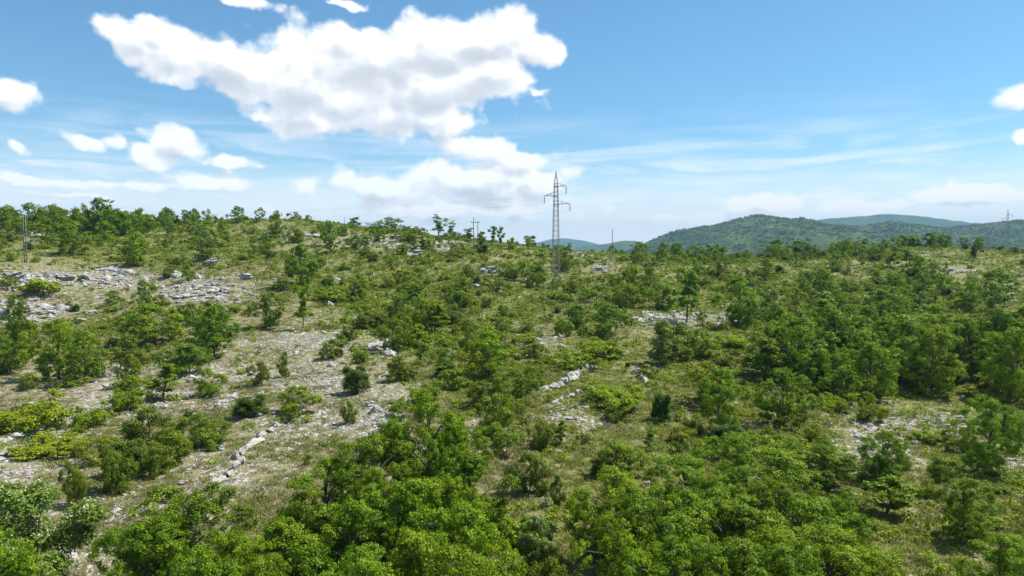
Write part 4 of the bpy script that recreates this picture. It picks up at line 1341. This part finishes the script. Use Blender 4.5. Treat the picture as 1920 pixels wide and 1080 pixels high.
sx, sy, sz, dens, spx, spy = [a[ok] for a in (sx, sy, sz, dens, spx, spy)]
sd_ = np.hypot(sx, sy)
u = rng.random(len(sx))
wood_z = patch([(1670, 660, 260, 60, 1.0), (1600, 560, 320, 40, .3), (150, 420, 230, 34, .6), (1750, 452, 130, 14, 1.0)], spx, spy)
is_tree = u < (0.05 + 0.42 * wood_z)
size = np.where(is_tree, rng.uniform(2.6, 5.2, len(sx)) * (1 + 0.22 * patch([(1670, 690, 260, 40, 1.0)], spx, spy)), 0.55 + 1.9 * rng.random(len(sx)) ** 1.8)
wid = np.where(is_tree, size * rng.uniform(0.7, 0.95, len(sx)), size * rng.uniform(1.0, 1.7, len(sx)))
kindu = rng.random(len(sx))
infr = (spx > -40) & (spx < 1960) & (spy < 1100)
show = np.where(infr, size * wid / sd_ ** 2, 0)
order_t = [i for i in np.argsort(-show) if is_tree[i]]
order_s = [i for i in np.argsort(-show) if not is_tree[i]]
n_tree_hand = sum(1 for r in FORE + HAND if KNAME[r[0]][1] == 'tree'); n_shrub_hand = len(FORE) + len(HAND) - n_tree_hand
pick_t = order_t[:290 - n_tree_hand]; pick_s = order_s[:290 - n_shrub_hand]
picked = set(pick_t) | set(pick_s)


def pick_kind(i):
    if is_tree[i]: return 'oak' if kindu[i] < 0.72 else ('slender' if kindu[i] < 0.9 else 'ash')
    if kindu[i] < 0.60: return 'bush'
    return 'low' if kindu[i] < 0.92 else 'juniper'


LOOK = {'oak': ('broad leafy oak', 'broad leafy oaks'), 'slender': ('slender open tree', 'slender open trees'), 'ash': ('pale flowering ash', 'pale flowering ashes'), 'bush': ('leafy green shrub', 'leafy green shrubs'),
        'low': ('low bright shrub', 'low bright shrubs'), 'juniper': ('dark dense bush', 'dark dense bushes')}
for i in list(pick_t) + list(pick_s):
    k = pick_kind(i); zn = zone_name(spx[i], spy[i])
    hh = size[i] * (0.62 if k == 'low' else 1.0)
    o = plant(k, float(sx[i]), float(sy[i]), float(sz[i]) - 0.05, hh, float(wid[i]) * (1.15 if k == 'low' else 1.0), LOOK[k][0] + ' ' + zn, '%s %s' % (LOOK[k][1], zn))
    mark_label(o, LOOK[k], float(spx[i]), float(spy[i]), 'tall' if hh > 4.3 else ('small' if hh < (3.3 if is_tree[i] else 1.5) else ''))


# ------------------------------------------------------------------ stuff: countless small plants and stones by instancing
def stuff(name, label, category, protos, pts, rot, scl, idx, parent=None):
    """points carrying rotation, scale and variant; one object"""
    coll = bpy.data.collections.new(name + '_kinds')
    for i, me in enumerate(protos):
        coll.objects.link(bpy.data.objects.new('%s_kind_%03d' % (name, i), me))
    me = bpy.data.meshes.new(name)
    pts = np.ascontiguousarray(pts, dtype=np.float32)
    me.vertices.add(len(pts)); me.vertices.foreach_set('co', pts.ravel())
    a = me.attributes.new('rot', 'FLOAT_VECTOR', 'POINT'); a.data.foreach_set('vector', np.ascontiguousarray(rot, dtype=np.float32).ravel())
    a = me.attributes.new('scl', 'FLOAT_VECTOR', 'POINT'); a.data.foreach_set('vector', np.ascontiguousarray(scl, dtype=np.float32).ravel())
    a = me.attributes.new('idx', 'INT', 'POINT'); a.data.foreach_set('value', np.ascontiguousarray(idx, dtype=np.int32))
    o = ob(name, me)
    ng = bpy.data.node_groups.new(name + '_nodes', 'GeometryNodeTree')
    ng.interface.new_socket('Geometry', in_out='INPUT', socket_type='NodeSocketGeometry')
    ng.interface.new_socket('Geometry', in_out='OUTPUT', socket_type='NodeSocketGeometry')
    N = ng.nodes; Lk = ng.links
    gi = N.new('NodeGroupInput'); go = N.new('NodeGroupOutput')
    ci = N.new('GeometryNodeCollectionInfo'); ci.inputs['Collection'].default_value = coll
    ci.inputs['Separate Children'].default_value = True; ci.inputs['Reset Children'].default_value = True
    ip = N.new('GeometryNodeInstanceOnPoints'); ip.inputs['Pick Instance'].default_value = True
    def attr(nm, typ):
        n = N.new('GeometryNodeInputNamedAttribute'); n.data_type = typ; n.inputs['Name'].default_value = nm
        return next(s for s in n.outputs if s.enabled and s.name == 'Attribute')
    Lk.new(gi.outputs[0], ip.inputs['Points']); Lk.new(ci.outputs[0], ip.inputs['Instance'])
    Lk.new(attr('idx', 'INT'), ip.inputs['Instance Index'])
    er = N.new('FunctionNodeEulerToRotation'); Lk.new(attr('rot', 'FLOAT_VECTOR'), er.inputs[0]); Lk.new(er.outputs[0], ip.inputs['Rotation'])
    Lk.new(attr('scl', 'FLOAT_VECTOR'), ip.inputs['Scale'])
    Lk.new(ip.outputs[0], go.inputs[0])
    md = o.modifiers.new('scatter', 'NODES'); md.node_group = ng
    tag(o, label, category, None, 'stuff')
    return o


# -- the remaining bushes and small trees of the slopes
rest = np.array([i for i in range(len(sx)) if i not in picked])
pl = []; pidx = {}
def pid(kind, lod, v):
    L = PROTO[(kind, lod)] if (kind, lod) in PROTO else PROTO[(kind, 2)]
    key = (kind, lod, v % len(L))
    if key not in pidx:
        pidx[key] = len(pl); pl.append(L[v % len(L)])
    return pidx[key]
R_pts, R_rot, R_scl, R_idx = [], [], [], []
for i in rest:
    k = pick_kind(i); lod = 1 if sd_[i] < 75 else 2
    j = pid(k, lod, int(kindu[i] * 9973)); h0, r0 = pl[j][1], pl[j][2]
    hh = size[i] * (0.62 if k == 'low' else 1.0)
    R_pts.append((sx[i], sy[i], sz[i] - 0.05)); R_rot.append((0, 0, kindu[i] * 400))
    R_scl.append((wid[i] / 2 / r0, wid[i] / 2 / r0, hh / h0)); R_idx.append(j)
stuff('scrub', 'countless small shrubs and saplings covering the slopes between the larger ones', 'scrub', [p[0][1] for p in pl], R_pts, R_rot, R_scl, R_idx)


# -- dwarf ground cover: knee-high green clumps, thick in the valley
def tuft_mesh(seed, n, h, spread, w, mat, bend=0.5):
    g = np.random.default_rng(seed)
    b = np.stack([g.normal(size=n) * spread, g.normal(size=n) * spread, np.zeros(n) - 0.03], -1)
    a = g.uniform(0, 6.283, n); d = np.stack([np.cos(a), np.sin(a), np.zeros(n)], -1)
    s = np.stack([-np.sin(a), np.cos(a), np.zeros(n)], -1)
    L = h * g.uniform(0.5, 1.2, n)[:, None]
    tip = b + d * L * bend * g.uniform(0.3, 1.2, n)[:, None] + np.array([0, 0, 1.0]) * L
    mid = b + d * L * bend * 0.25 + np.array([0, 0, 0.55]) * L
    V = np.stack([b - s * w, b + s * w, mid + s * w * 0.8, tip], 1)
    V2 = np.stack([b - s * w, mid + s * w * 0.8, tip, mid - s * w * 0.8], 1)
    V = np.stack([b, mid + s * w, tip, mid - s * w], 1).reshape(-1, 3)
    return np_mesh('tuft', V, np.arange(n * 4).reshape(n, 4), mat, False, [('tint', 'FACE', g.random(n))])


def clump_mesh(seed, mat, n=60, rad=0.4, leaf=0.11):
    g = np.random.default_rng(seed)
    k = 5
    c = np.stack([g.normal(size=k) * rad * 0.5, g.normal(size=k) * rad * 0.5, g.uniform(0.08, 0.28, k)], -1)
    V, F, t = leaf_cloud(g, c, g.uniform(0.5, 1.0, k) * rad * 0.6, n // k, leaf, 0.6)
    return np_mesh('clump', V, F, mat, False, [('tint', 'FACE', t)])


n = 80000
cx_, cy_ = scatter(n, 26, 258)
cz_ = ground_z(cx_, cy_)
st_, gr_, sh_ = zones(cx_, cy_, cz_)
nn = 0.5 + 0.5 * fbm(cx_ / 5, cy_ / 5, 3, 77)
p_ = np.clip(0.9 * gr_ + 0.45 * sh_ - 0.22 * st_ - 0.13 + 1.0 * (nn - 0.5), 0.02, 0.9)
kk = rng.random(n) < p_ * np.where(np.hypot(cx_, cy_) < 60, 0.55, 0.8)
cx_, cy_, cz_ = cx_[kk], cy_[kk], cz_[kk]; m_ = len(cx_); dd_ = np.hypot(cx_, cy_)
protos = [clump_mesh(900 + i, [MAT['bush'], MAT['bright'], MAT['bush'], MAT['greengrass'], MAT['bush'], MAT['bright']][i % 6], 70, 0.42, 0.12) for i in range(6)]
protos += [clump_mesh(950 + i, [MAT['bush'], MAT['bright'], MAT['bush'], MAT['greengrass'], MAT['bush'], MAT['bright']][i % 6], 36, 0.5, 0.2) for i in range(6)]
ci_ = rng.integers(0, 6, m_) + np.where(dd_ > 80, 6, 0)
s_ = rng.uniform(0.5, 1.5, m_)
stuff('ground_cover', 'low green ground cover plants spreading over the slopes and valley floor', 'ground cover', protos,
      np.stack([cx_, cy_, cz_ - 0.03], -1), np.stack([np.zeros(m_), np.zeros(m_), rng.uniform(0, 6.28, m_)], -1),
      np.stack([s_ * 1.1, s_ * 1.1, s_ * rng.uniform(0.7, 1.5, m_)], -1), ci_)

# -- grass tufts
n = 110000
tx_, ty_ = scatter(n, 25, 150)
tx_[80000:], ty_[80000:] = scatter(30000, 25, 72)
tz_ = ground_z(tx_, ty_)
st_, gr_, sh_ = zones(tx_, ty_, tz_)
nn = 0.5 + 0.5 * fbm(tx_ / 3, ty_ / 3, 3, 78)
kk = rng.random(n) < np.clip(0.95 - 1.15 * st_ + 1.5 * (nn - 0.5), 0.05, 1)
tx_, ty_, tz_, gr_ = tx_[kk], ty_[kk], tz_[kk], gr_[kk]; m_ = len(tx_)
protos = [tuft_mesh(500 + i, 30, 0.17, 0.13, 0.013, MAT['grass'] if i < 4 else MAT['greengrass'], 0.8) for i in range(8)]
ti_ = np.where(rng.random(m_) < np.clip(0.28 + gr_, 0, 0.92), 4, 0) + rng.integers(0, 4, m_)
s_ = rng.uniform(0.5, 1.45, m_)
stuff('grass', 'dry and green grass tufts between the stones of the slope', 'grass', protos, np.stack([tx_, ty_, tz_ - 0.02], -1),
      np.stack([np.zeros(m_), np.zeros(m_), rng.uniform(0, 6.28, m_)], -1), np.stack([s_ * 1.3, s_ * 1.3, s_], -1), ti_)


# ------------------------------------------------------------------ rocks
def rock_mesh(seed, sub=2, cuts=9, rough=0.10, layer=0.0):
    import bmesh
    g = np.random.default_rng(seed)
    bm = bmesh.new(); bmesh.ops.create_icosphere(bm, subdivisions=sub, radius=1.0)
    V = np.array([v.co[:] for v in bm.verts])
    for _ in range(cuts):
        nrm = unit(g.normal(size=3)); dmax = g.uniform(0.45, 0.8)
        dd = V @ nrm; ov = np.maximum(dd - dmax, 0)
        V = V - ov[:, None] * nrm
    V = V + rough * np.stack([fbm(V[:, 0] * 2.3 + 5 * k + seed, V[:, 1] * 2.3 + V[:, 2] * 1.7, 3, seed + k) for k in range(3)], -1)
    if layer:      # bedding: the sides step in and out
        lv = np.floor(V[:, 2] * 3.2 + 0.4 * g.normal()); V[:, :2] *= (1 + layer * (_hash(lv, lv * 0, seed) - 0.5))[:, None]
    for v, c in zip(bm.verts, V): v.co = c
    me = bpy.data.meshes.new('rock_mesh'); bm.to_mesh(me); bm.free()
    me.materials.append(MAT['rock'])
    return me


ROCK = [rock_mesh(300 + i, 3, 13, 0.22, 0.5) for i in range(12)]
CHIP = [rock_mesh(400 + i, 1, 6, 0.08) for i in range(8)]


def rock(x, y, z, sx_, sy_, sz_, label, group, rz=None, parent=None, name='rock', sink=0.3, tilt=0.2):
    o = ob(name, ROCK[random.randrange(len(ROCK))], parent)
    o.location = (x, y, z + sz_ * (1 - 2 * sink) * 0.6)
    o.scale = (sx_, sy_, sz_)
    o.rotation_euler = (random.uniform(-tilt, tilt), random.uniform(-tilt, tilt), random.uniform(0, 6.28) if rz is None else rz)
    if label: tag(o, label, 'rock', group)
    return o


def rock_px(px, py, wpx, hpx, label, group=None, depth=0.8, rz=None):
    x, y, z = on_ground(px, py)
    w = wpx / FPX * y / 2; h = hpx / FPX * y / 2
    return rock(x, y + w * depth * 0.4, z, w * 1.15, w * depth * 1.15, h * 1.3, label, group, rz if rz is not None else random.uniform(-0.4, 0.4))


# single rocks one can point at
for a in [
    (22, 524, 58, 18, 'large pale boulder at the left end of the rock band'),
    (52, 524, 36, 16, 'boulder at the left of the rock band, beside the largest one'),
    (92, 520, 30, 16, 'pale boulder in the rock band right of the low dark shrub'),
    (122, 524, 34, 18, 'squat boulder in the rock band with deep shade under it'),
    (158, 526, 36, 18, 'bluish boulder in the middle of the rock band'),
    (205, 510, 40, 14, 'boulder topping the rock band under the dark oak'),
    (232, 514, 44, 14, 'long boulder along the top of the rock band'),
    (330, 522, 34, 16, 'boulder at the right part of the rock band'),
    (370, 522, 18, 12, 'small round boulder on the right part of the rock band'),
    (414, 524, 12, 9, 'small round white stone standing alone right of the rock band'),
    (390, 498, 54, 12, 'flat pale rock below the greyish flowering tree'),
    (460, 522, 36, 14, 'white rock heap at the far right of the rock band'),
    (8, 600, 50, 26, 'dark pitted boulder at the left edge below the rock band'),
    (85, 578, 34, 12, 'dark-fronted slab below the rock band'),
    (115, 584, 44, 12, 'pale slab below the rock band'),
    (165, 588, 28, 10, 'small pale slab in the left thicket'),
    (148, 602, 30, 8, 'flat slab showing above the broad tree of the left slope'),
    (243, 660, 26, 18, 'white rock below the broad tree of the left slope'),
    (360, 718, 30, 16, 'blocky rock at the foot of the trailing shrub'),
    (306, 766, 20, 11, 'single tilted white block on the left slope'),
    (192, 708, 28, 16, 'pale slab beside the upright shrub on the left slope'),
    (222, 700, 22, 22, 'bluish rock behind the upright shrub on the left slope'),
    (180, 732, 24, 9, 'white slab below the upright shrub on the left slope'),
    (205, 724, 34, 9, 'long slab left of the upright shrub'),
    (430, 752, 34, 12, 'pale slab right of the trailing shrub'),
    (470, 780, 44, 12, 'flat pale slab above the upper end of the long ledge'),
    (412, 846, 20, 12, 'pale block left of the long ledge'),
    (340, 908, 16, 14, 'round pale stone below the left foreground thicket'),
    (712, 658, 62, 26, 'pale rock heap at the edge of the stony slope'),
    (728, 668, 40, 18, 'lower block of the pale rock heap'),
    (622, 688, 18, 12, 'round white stone in the middle of the stony slope'),
    (690, 764, 28, 14, 'white slab above the dark foreground oak'),
    (706, 778, 32, 18, 'white block above the dark foreground oak'),
    (726, 790, 24, 20, 'rightmost white block above the dark foreground oak'),
    (712, 802, 26, 20, 'lowest white block above the dark foreground oak'),
    (738, 806, 16, 12, 'small white block right of the white blocks'),
    (1215, 910, 14, 12, 'lone grey stone in front of the right-hand grove'),
    (1192, 702, 32, 14, 'grey rock right of the bright low patch'),
    (1205, 714, 22, 12, 'lower grey rock right of the bright low patch'),
    (1226, 602, 26, 9, 'grey rock under the bare soil below the thicket'),
    (1250, 606, 44, 10, 'long flat rock below the thicket with shade under it'),
    (1275, 598, 40, 9, 'rear flat rock below the thicket'),
    (1224, 640, 12, 10, 'leftmost of two small blocks under the flat rocks'),
    (1006, 640, 16, 12, 'dark stone left of the white rock patch in the middle'),
    (1010, 652, 26, 12, 'white rock in the middle of the open slope'),
    (1052, 634, 14, 8, 'small white stone right of the white rock in the middle'),
    (1055, 652, 20, 9, 'flat white stone pair below the small white stone'),
    (905, 514, 22, 14, 'left of the grey rocks on the ridge side'),
    (922, 512, 22, 16, 'right of the grey rocks on the ridge side'),
    (893, 540, 26, 9, 'flat pale slab below the ridge side rocks'),
    (590, 446, 36, 12, 'dark-fronted rock ledge below the hilltop'),
    (575, 444, 26, 10, 'left pale block of the ledge below the hilltop'),
    (716, 450, 24, 11, 'white rock on the ridge below the bushy skyline tree'),
    (825, 474, 30, 12, 'grey rock near the tiny dark sapling on the ridge'),
    (775, 480, 40, 14, 'grey rock cluster on the bare ridge'),
    (1092, 496, 14, 8, 'white rock right of the pylon'),
    (1120, 508, 26, 10, 'larger white rock right of the pylon'),
    (1135, 512, 16, 7, 'small white rock at the right end of the pylon rocks'),
    (630, 527, 22, 9, 'white rock at the left rim of the valley'),
    (618, 574, 18, 10, 'white rock near the slender bare-trunked tree'),
    (662, 600, 14, 9, 'small white rock at the valley edge'),
    (1630, 800, 18, 11, 'white upright stone under the bright shrub in the right clearing'),
    (1608, 822, 22, 12, 'dark-shaded stone in the right clearing'),
    (1640, 808, 24, 8, 'pale slab in the right clearing'),
    (1612, 880, 34, 13, 'pale flat rock in the lower part of the right clearing'),
    (1632, 876, 24, 16, 'white-topped rock in the lower part of the right clearing'),
    (1600, 890, 24, 10, 'lowest pale rock of the right clearing'),
    (1590, 776, 14, 8, 'small bluish stone at the top of the right clearing'),
    (1553, 800, 16, 10, 'stone at the left of the right clearing'),
    (1906, 546, 16, 9, 'white rock near the right edge'),
    (1556, 656, 16, 10, 'grey stone in the shade inside the right wood'),
    (1668, 632, 20, 12, 'grey stone beside a trunk in the right wood'),
    (45, 440, 40, 10, 'pale rock behind the twin poles'),
    (70, 444, 36, 10, 'pale rock right of the twin poles'),
    (130, 1050, 34, 22, 'large white block in the rubble at the bottom left'),
]:
    rock_px(a[0], a[1], a[2], a[3], a[4], 'pale limestone rocks')


def stone_row(name, label, px_line, n, w, h, cat):
    """a ledge or dry row built of single stones laid along a line on the ground"""
    pts = [np.array(on_ground(*p)) for p in px_line]
    seg = [np.linalg.norm(pts[i + 1] - pts[i]) for i in range(len(pts) - 1)]
    tot = sum(seg); o0 = pts[0]
    t = empty(name, tuple(o0)); tag(t, label, cat)
    for k in range(n):
        s = (k + 0.5) / n * tot; i = 0
        while i < len(seg) - 1 and s > seg[i]: s -= seg[i]; i += 1
        p = pts[i] + (pts[i + 1] - pts[i]) * (s / seg[i]); dv = pts[i + 1] - pts[i]
        az_ = math.atan2(dv[1], dv[0])
        z = float(ground_z(p[0], p[1]))
        L = tot / n * random.uniform(0.45, 1.0); ww = w * random.uniform(0.6, 1.45); hh = h * random.uniform(0.55, 1.3)
        rock(p[0] - o0[0] + random.gauss(0, w * 0.28), p[1] - o0[1], z - o0[2], L, ww, hh, None, None, az_ + random.gauss(0, 0.12), t, 'stone', 0.29, 0.10)
    return t


stone_row('limestone_ledge', 'long narrow pale limestone ledge running up the lower left slope', [(400, 916), (440, 880), (446, 858), (485, 825), (520, 795)], 13, 0.36, 0.36, 'rock ledge')
stone_row('limestone_ledge', 'pale ledge emerging from under the wide dark shrub at the left edge', [(-20, 836), (40, 818), (88, 806), (140, 788)], 12, 0.5, 0.4, 'rock ledge')
stone_row('limestone_ledge', 'low pale ledge at the left edge below the wide olive shrub', [(-20, 862), (20, 852), (60, 846)], 6, 0.4, 0.3, 'rock ledge')
stone_row('limestone_ledge', 'broken ledge of slabs below the trailing shrub on the left slope', [(395, 770), (425, 756), (445, 738)], 8, 0.34, 0.28, 'rock ledge')
stone_row('stone_row', 'row of grey stones like a fallen wall in the middle right', [(1022, 734), (1050, 726), (1085, 706), (1112, 688)], 14, 0.45, 0.55, 'stone wall')
stone_row('stone_row', 'lower short row of small stones below the fallen wall', [(1032, 758), (1060, 748), (1090, 736)], 9, 0.26, 0.26, 'stone wall')
stone_row('limestone_ledge', 'ledge of stones across the top of the right clearing slope', [(1190, 696), (1200, 708), (1208, 720)], 5, 0.4, 0.35, 'rock ledge')

# scattered larger stones: the biggest in view stand as rocks of their own
n = 26000
qx, qy = scatter(n, 25, 225)
bx_, by_ = scatter(22000, 95, 190); qx = np.concatenate([qx, bx_]); qy = np.concatenate([qy, by_]); n = len(qx)
qz = ground_z(qx, qy)
st_, gr_, sh_ = zones(qx, qy, qz)
nn = 0.5 + 0.5 * fbm(qx / 4, qy / 9, 3, 88)
kk = rng.random(n) < np.clip((st_ - 0.32) * 1.35, 0.006, 1) * np.clip(0.35 + 1.4 * (nn - 0.3), 0.1, 1.2)
qx, qy, qz = qx[kk], qy[kk], qz[kk]; st_ = st_[kk]
qs = 0.07 + 0.30 * rng.random(len(qx)) ** 3.2
qs *= 1 + (0.5 + 1.3 * sstep(0.55, 0.85, st_)) * sstep(85, 125, np.hypot(qx, qy))
qpx, qpy = proj(qx, qy, qz)
vis = np.where((qpx > 0) & (qpx < 1920) & (qpy < 1080), qs / np.hypot(qx, qy), 0)
od = np.argsort(-vis); big = od[:210]
for i in big:
    s = qs[i]
    zn = zone_name(qpx[i], qpy[i])
    hs_ = random.uniform(0.35, 0.85)
    o = rock(float(qx[i]), float(qy[i]), float(qz[i]), s * random.uniform(0.8, 1.3), s * random.uniform(0.8, 1.8), s * hs_,
             'pale loose stone ' + zn, 'pale stones ' + zn, random.gauss(0, 0.6), sink=0.42)
    mark_label(o, ('pale limestone rock', 'pale limestone rocks'), float(qpx[i]), float(qpy[i]), 'flat' if hs_ < 0.5 else ('blocky' if hs_ > 0.7 else ''))
sm = od[210:]; ms = len(sm)
stuff('loose_stones', 'countless loose pale limestone stones strewn over the slopes', 'stones', CHIP, np.stack([qx[sm], qy[sm], qz[sm] + qs[sm] * 0.08], -1),
      np.stack([rng.normal(size=ms) * 0.2, rng.normal(size=ms) * 0.2, rng.normal(size=ms) * 0.6], -1),
      np.stack([qs[sm], qs[sm] * rng.uniform(1.0, 2.2, ms), qs[sm] * rng.uniform(0.35, 0.8, ms)], -1), rng.integers(0, 8, ms))
# bedrock pavement: broad low slabs bedded in the turf of the rock bands
n = 16000
wx, wy = scatter(n, 92, 180); wz = ground_z(wx, wy); st_, _, _ = zones(wx, wy, wz)
nn = 0.5 + 0.5 * fbm(wx / 7, wy / 4, 3, 66)
kk = rng.random(n) < np.clip((st_ - 0.5) * 2.2, 0, 1) * np.clip(2.2 * (nn - 0.28), 0, 1)
wx, wy, wz = wx[kk], wy[kk], wz[kk]; mw = len(wx); ws = rng.uniform(0.25, 0.75, mw)
stuff('rock_pavement', 'broken grey limestone pavement bedded in the turf of the rock bands', 'rock pavement', ROCK, np.stack([wx, wy, wz - ws * 0.05], -1),
      np.stack([rng.normal(size=mw) * 0.12, rng.normal(size=mw) * 0.12, rng.normal(size=mw) * 0.5], -1),
      np.stack([ws * rng.uniform(0.9, 1.9, mw), ws, ws * rng.uniform(0.25, 0.6, mw)], -1), rng.integers(0, len(ROCK), mw))
# gravel and rubble
n = 150000
hx, hy = scatter(n, 25, 120)
hz = ground_z(hx, hy)
st_, _, _ = zones(hx, hy, hz)
nn = 0.5 + 0.5 * fbm(hx / 2.5, hy / 4.5, 3, 98)
kk = rng.random(n) < np.clip((st_ - 0.22) * 1.3, 0, 1) * np.clip(2.4 * (nn - 0.33), 0.03, 1.3)
hx, hy, hz = hx[kk], hy[kk], hz[kk]; mh = len(hx)
hs = 0.04 + 0.15 * rng.random(mh) ** 2
stuff('rubble', 'pale limestone gravel and rubble covering the stony ground', 'rubble', CHIP, np.stack([hx, hy, hz], -1),
      np.stack([rng.normal(size=mh) * 0.3, rng.normal(size=mh) * 0.3, rng.uniform(0, 6.28, mh)], -1),
      np.stack([hs * 1.1, hs * rng.uniform(1, 1.9, mh), hs * rng.uniform(0.4, 0.8, mh)], -1), rng.integers(0, 8, mh))


# ------------------------------------------------------------------ dead wood
def dead_branch(px, py, hpx, label, seed, lean=(0.5, 0.1)):
    g = np.random.default_rng(seed)
    x, y, z = on_ground(px, py); H = hpx / FPX * y
    t = empty('dead_shrub', (x, y, z)); tag(t, label, 'dead wood', 'bleached dead wood')
    for s in range(5):
        b = Bag(); a = g.uniform(0, 6.28)
        d = np.array([math.cos(a) * 0.45 + lean[0] * g.random(), math.sin(a) * 0.4 + lean[1], g.uniform(0.6, 1.0)])
        p = [np.zeros(3) + np.array([0, 0, -0.1]), d * H * 0.4 + g.normal(size=3) * 0.05 * H, d * H * 0.75 + g.normal(size=3) * 0.06 * H, d * H]
        b.path(p, [0.035, 0.028, 0.018, 0.006], 5)
        for k in range(4):
            q0 = p[1] + (p[3] - p[1]) * g.random(); q1 = q0 + (unit(g.normal(size=3)) + d * 0.6) * H * 0.3
            b.path([q0, (q0 + q1) / 2 + g.normal(size=3) * 0.03 * H, q1], [0.014, 0.010, 0.004], 4)
        ob('branch', b.mesh('dead_branch_mesh', MAT['deadwood'], True), t)


for a in [(258, 880, 30, 'arching bleached dead branch beside the left foreground thicket'), (372, 880, 26, 'bleached dead twigs lying left of the long ledge'),
          (565, 768, 34, 'grey dead twigs standing in the shrub above the long ledge'), (18, 780, 44, 'pale dead stalks at the left edge above the wide dark shrub'),
          (1188, 776, 26, 'fallen bleached branch below the bright low patch'), (832, 700, 22, 'grey dead stump twigs left of the large dark valley tree'),
          (1160, 900, 36, 'dead branches behind the left end of the right-hand grove'), (1152, 498, 24, 'bare brownish shrub at the foot of the single pole')]:
    dead_branch(a[0], a[1], a[2], a[3], a[0])

# ------------------------------------------------------------------ woods of the far hill
XX, YY, ZZ = H1
n = 52000
fi = rng.uniform(0, XX.shape[0] - 1.01, n); fj = rng.uniform(0, XX.shape[1] - 1.01, n)
i0 = fi.astype(int); j0 = fj.astype(int); a_ = fi - i0; b_ = fj - j0
bil = lambda A: (A[i0, j0] * (1 - b_) + A[i0, j0 + 1] * b_) * (1 - a_) + (A[i0 + 1, j0] * (1 - b_) + A[i0 + 1, j0 + 1] * b_) * a_
fx_, fy_, fz_ = bil(XX), bil(YY), bil(ZZ)
kk = (fy_ < 1990) & (rng.random(n) < np.clip(0.62 + 1.1 * fbm(fx_ / 60, fy_ / 60, 3, 15), 0.1, 1))
fx_, fy_, fz_ = fx_[kk], fy_[kk], fz_[kk]; m_ = len(fx_)


def far_tree(seed):
    g = np.random.default_rng(seed); k = 9
    c = np.stack([g.normal(size=k) * 0.9, g.normal(size=k) * 0.9, g.uniform(0.9, 3.6, k)], -1)
    V, F, t = leaf_cloud(g, c, g.uniform(0.8, 1.3, k), 16, 1.0, 0.75)
    return np_mesh('far_tree', V, F, MAT['farwood'], False, [('tint', 'FACE', t)])


fs = rng.uniform(0.7, 1.45, m_)
stuff('hillside_wood', 'far wood covering the broad green hill as one mass', 'wood', [far_tree(700 + i) for i in range(6)], np.stack([fx_, fy_, fz_ - 1.0], -1),
      np.stack([np.zeros(m_), np.zeros(m_), rng.uniform(0, 6.28, m_)], -1), np.stack([fs * 1.25, fs * 1.25, fs], -1), rng.integers(0, 6, m_))

settle_labels()
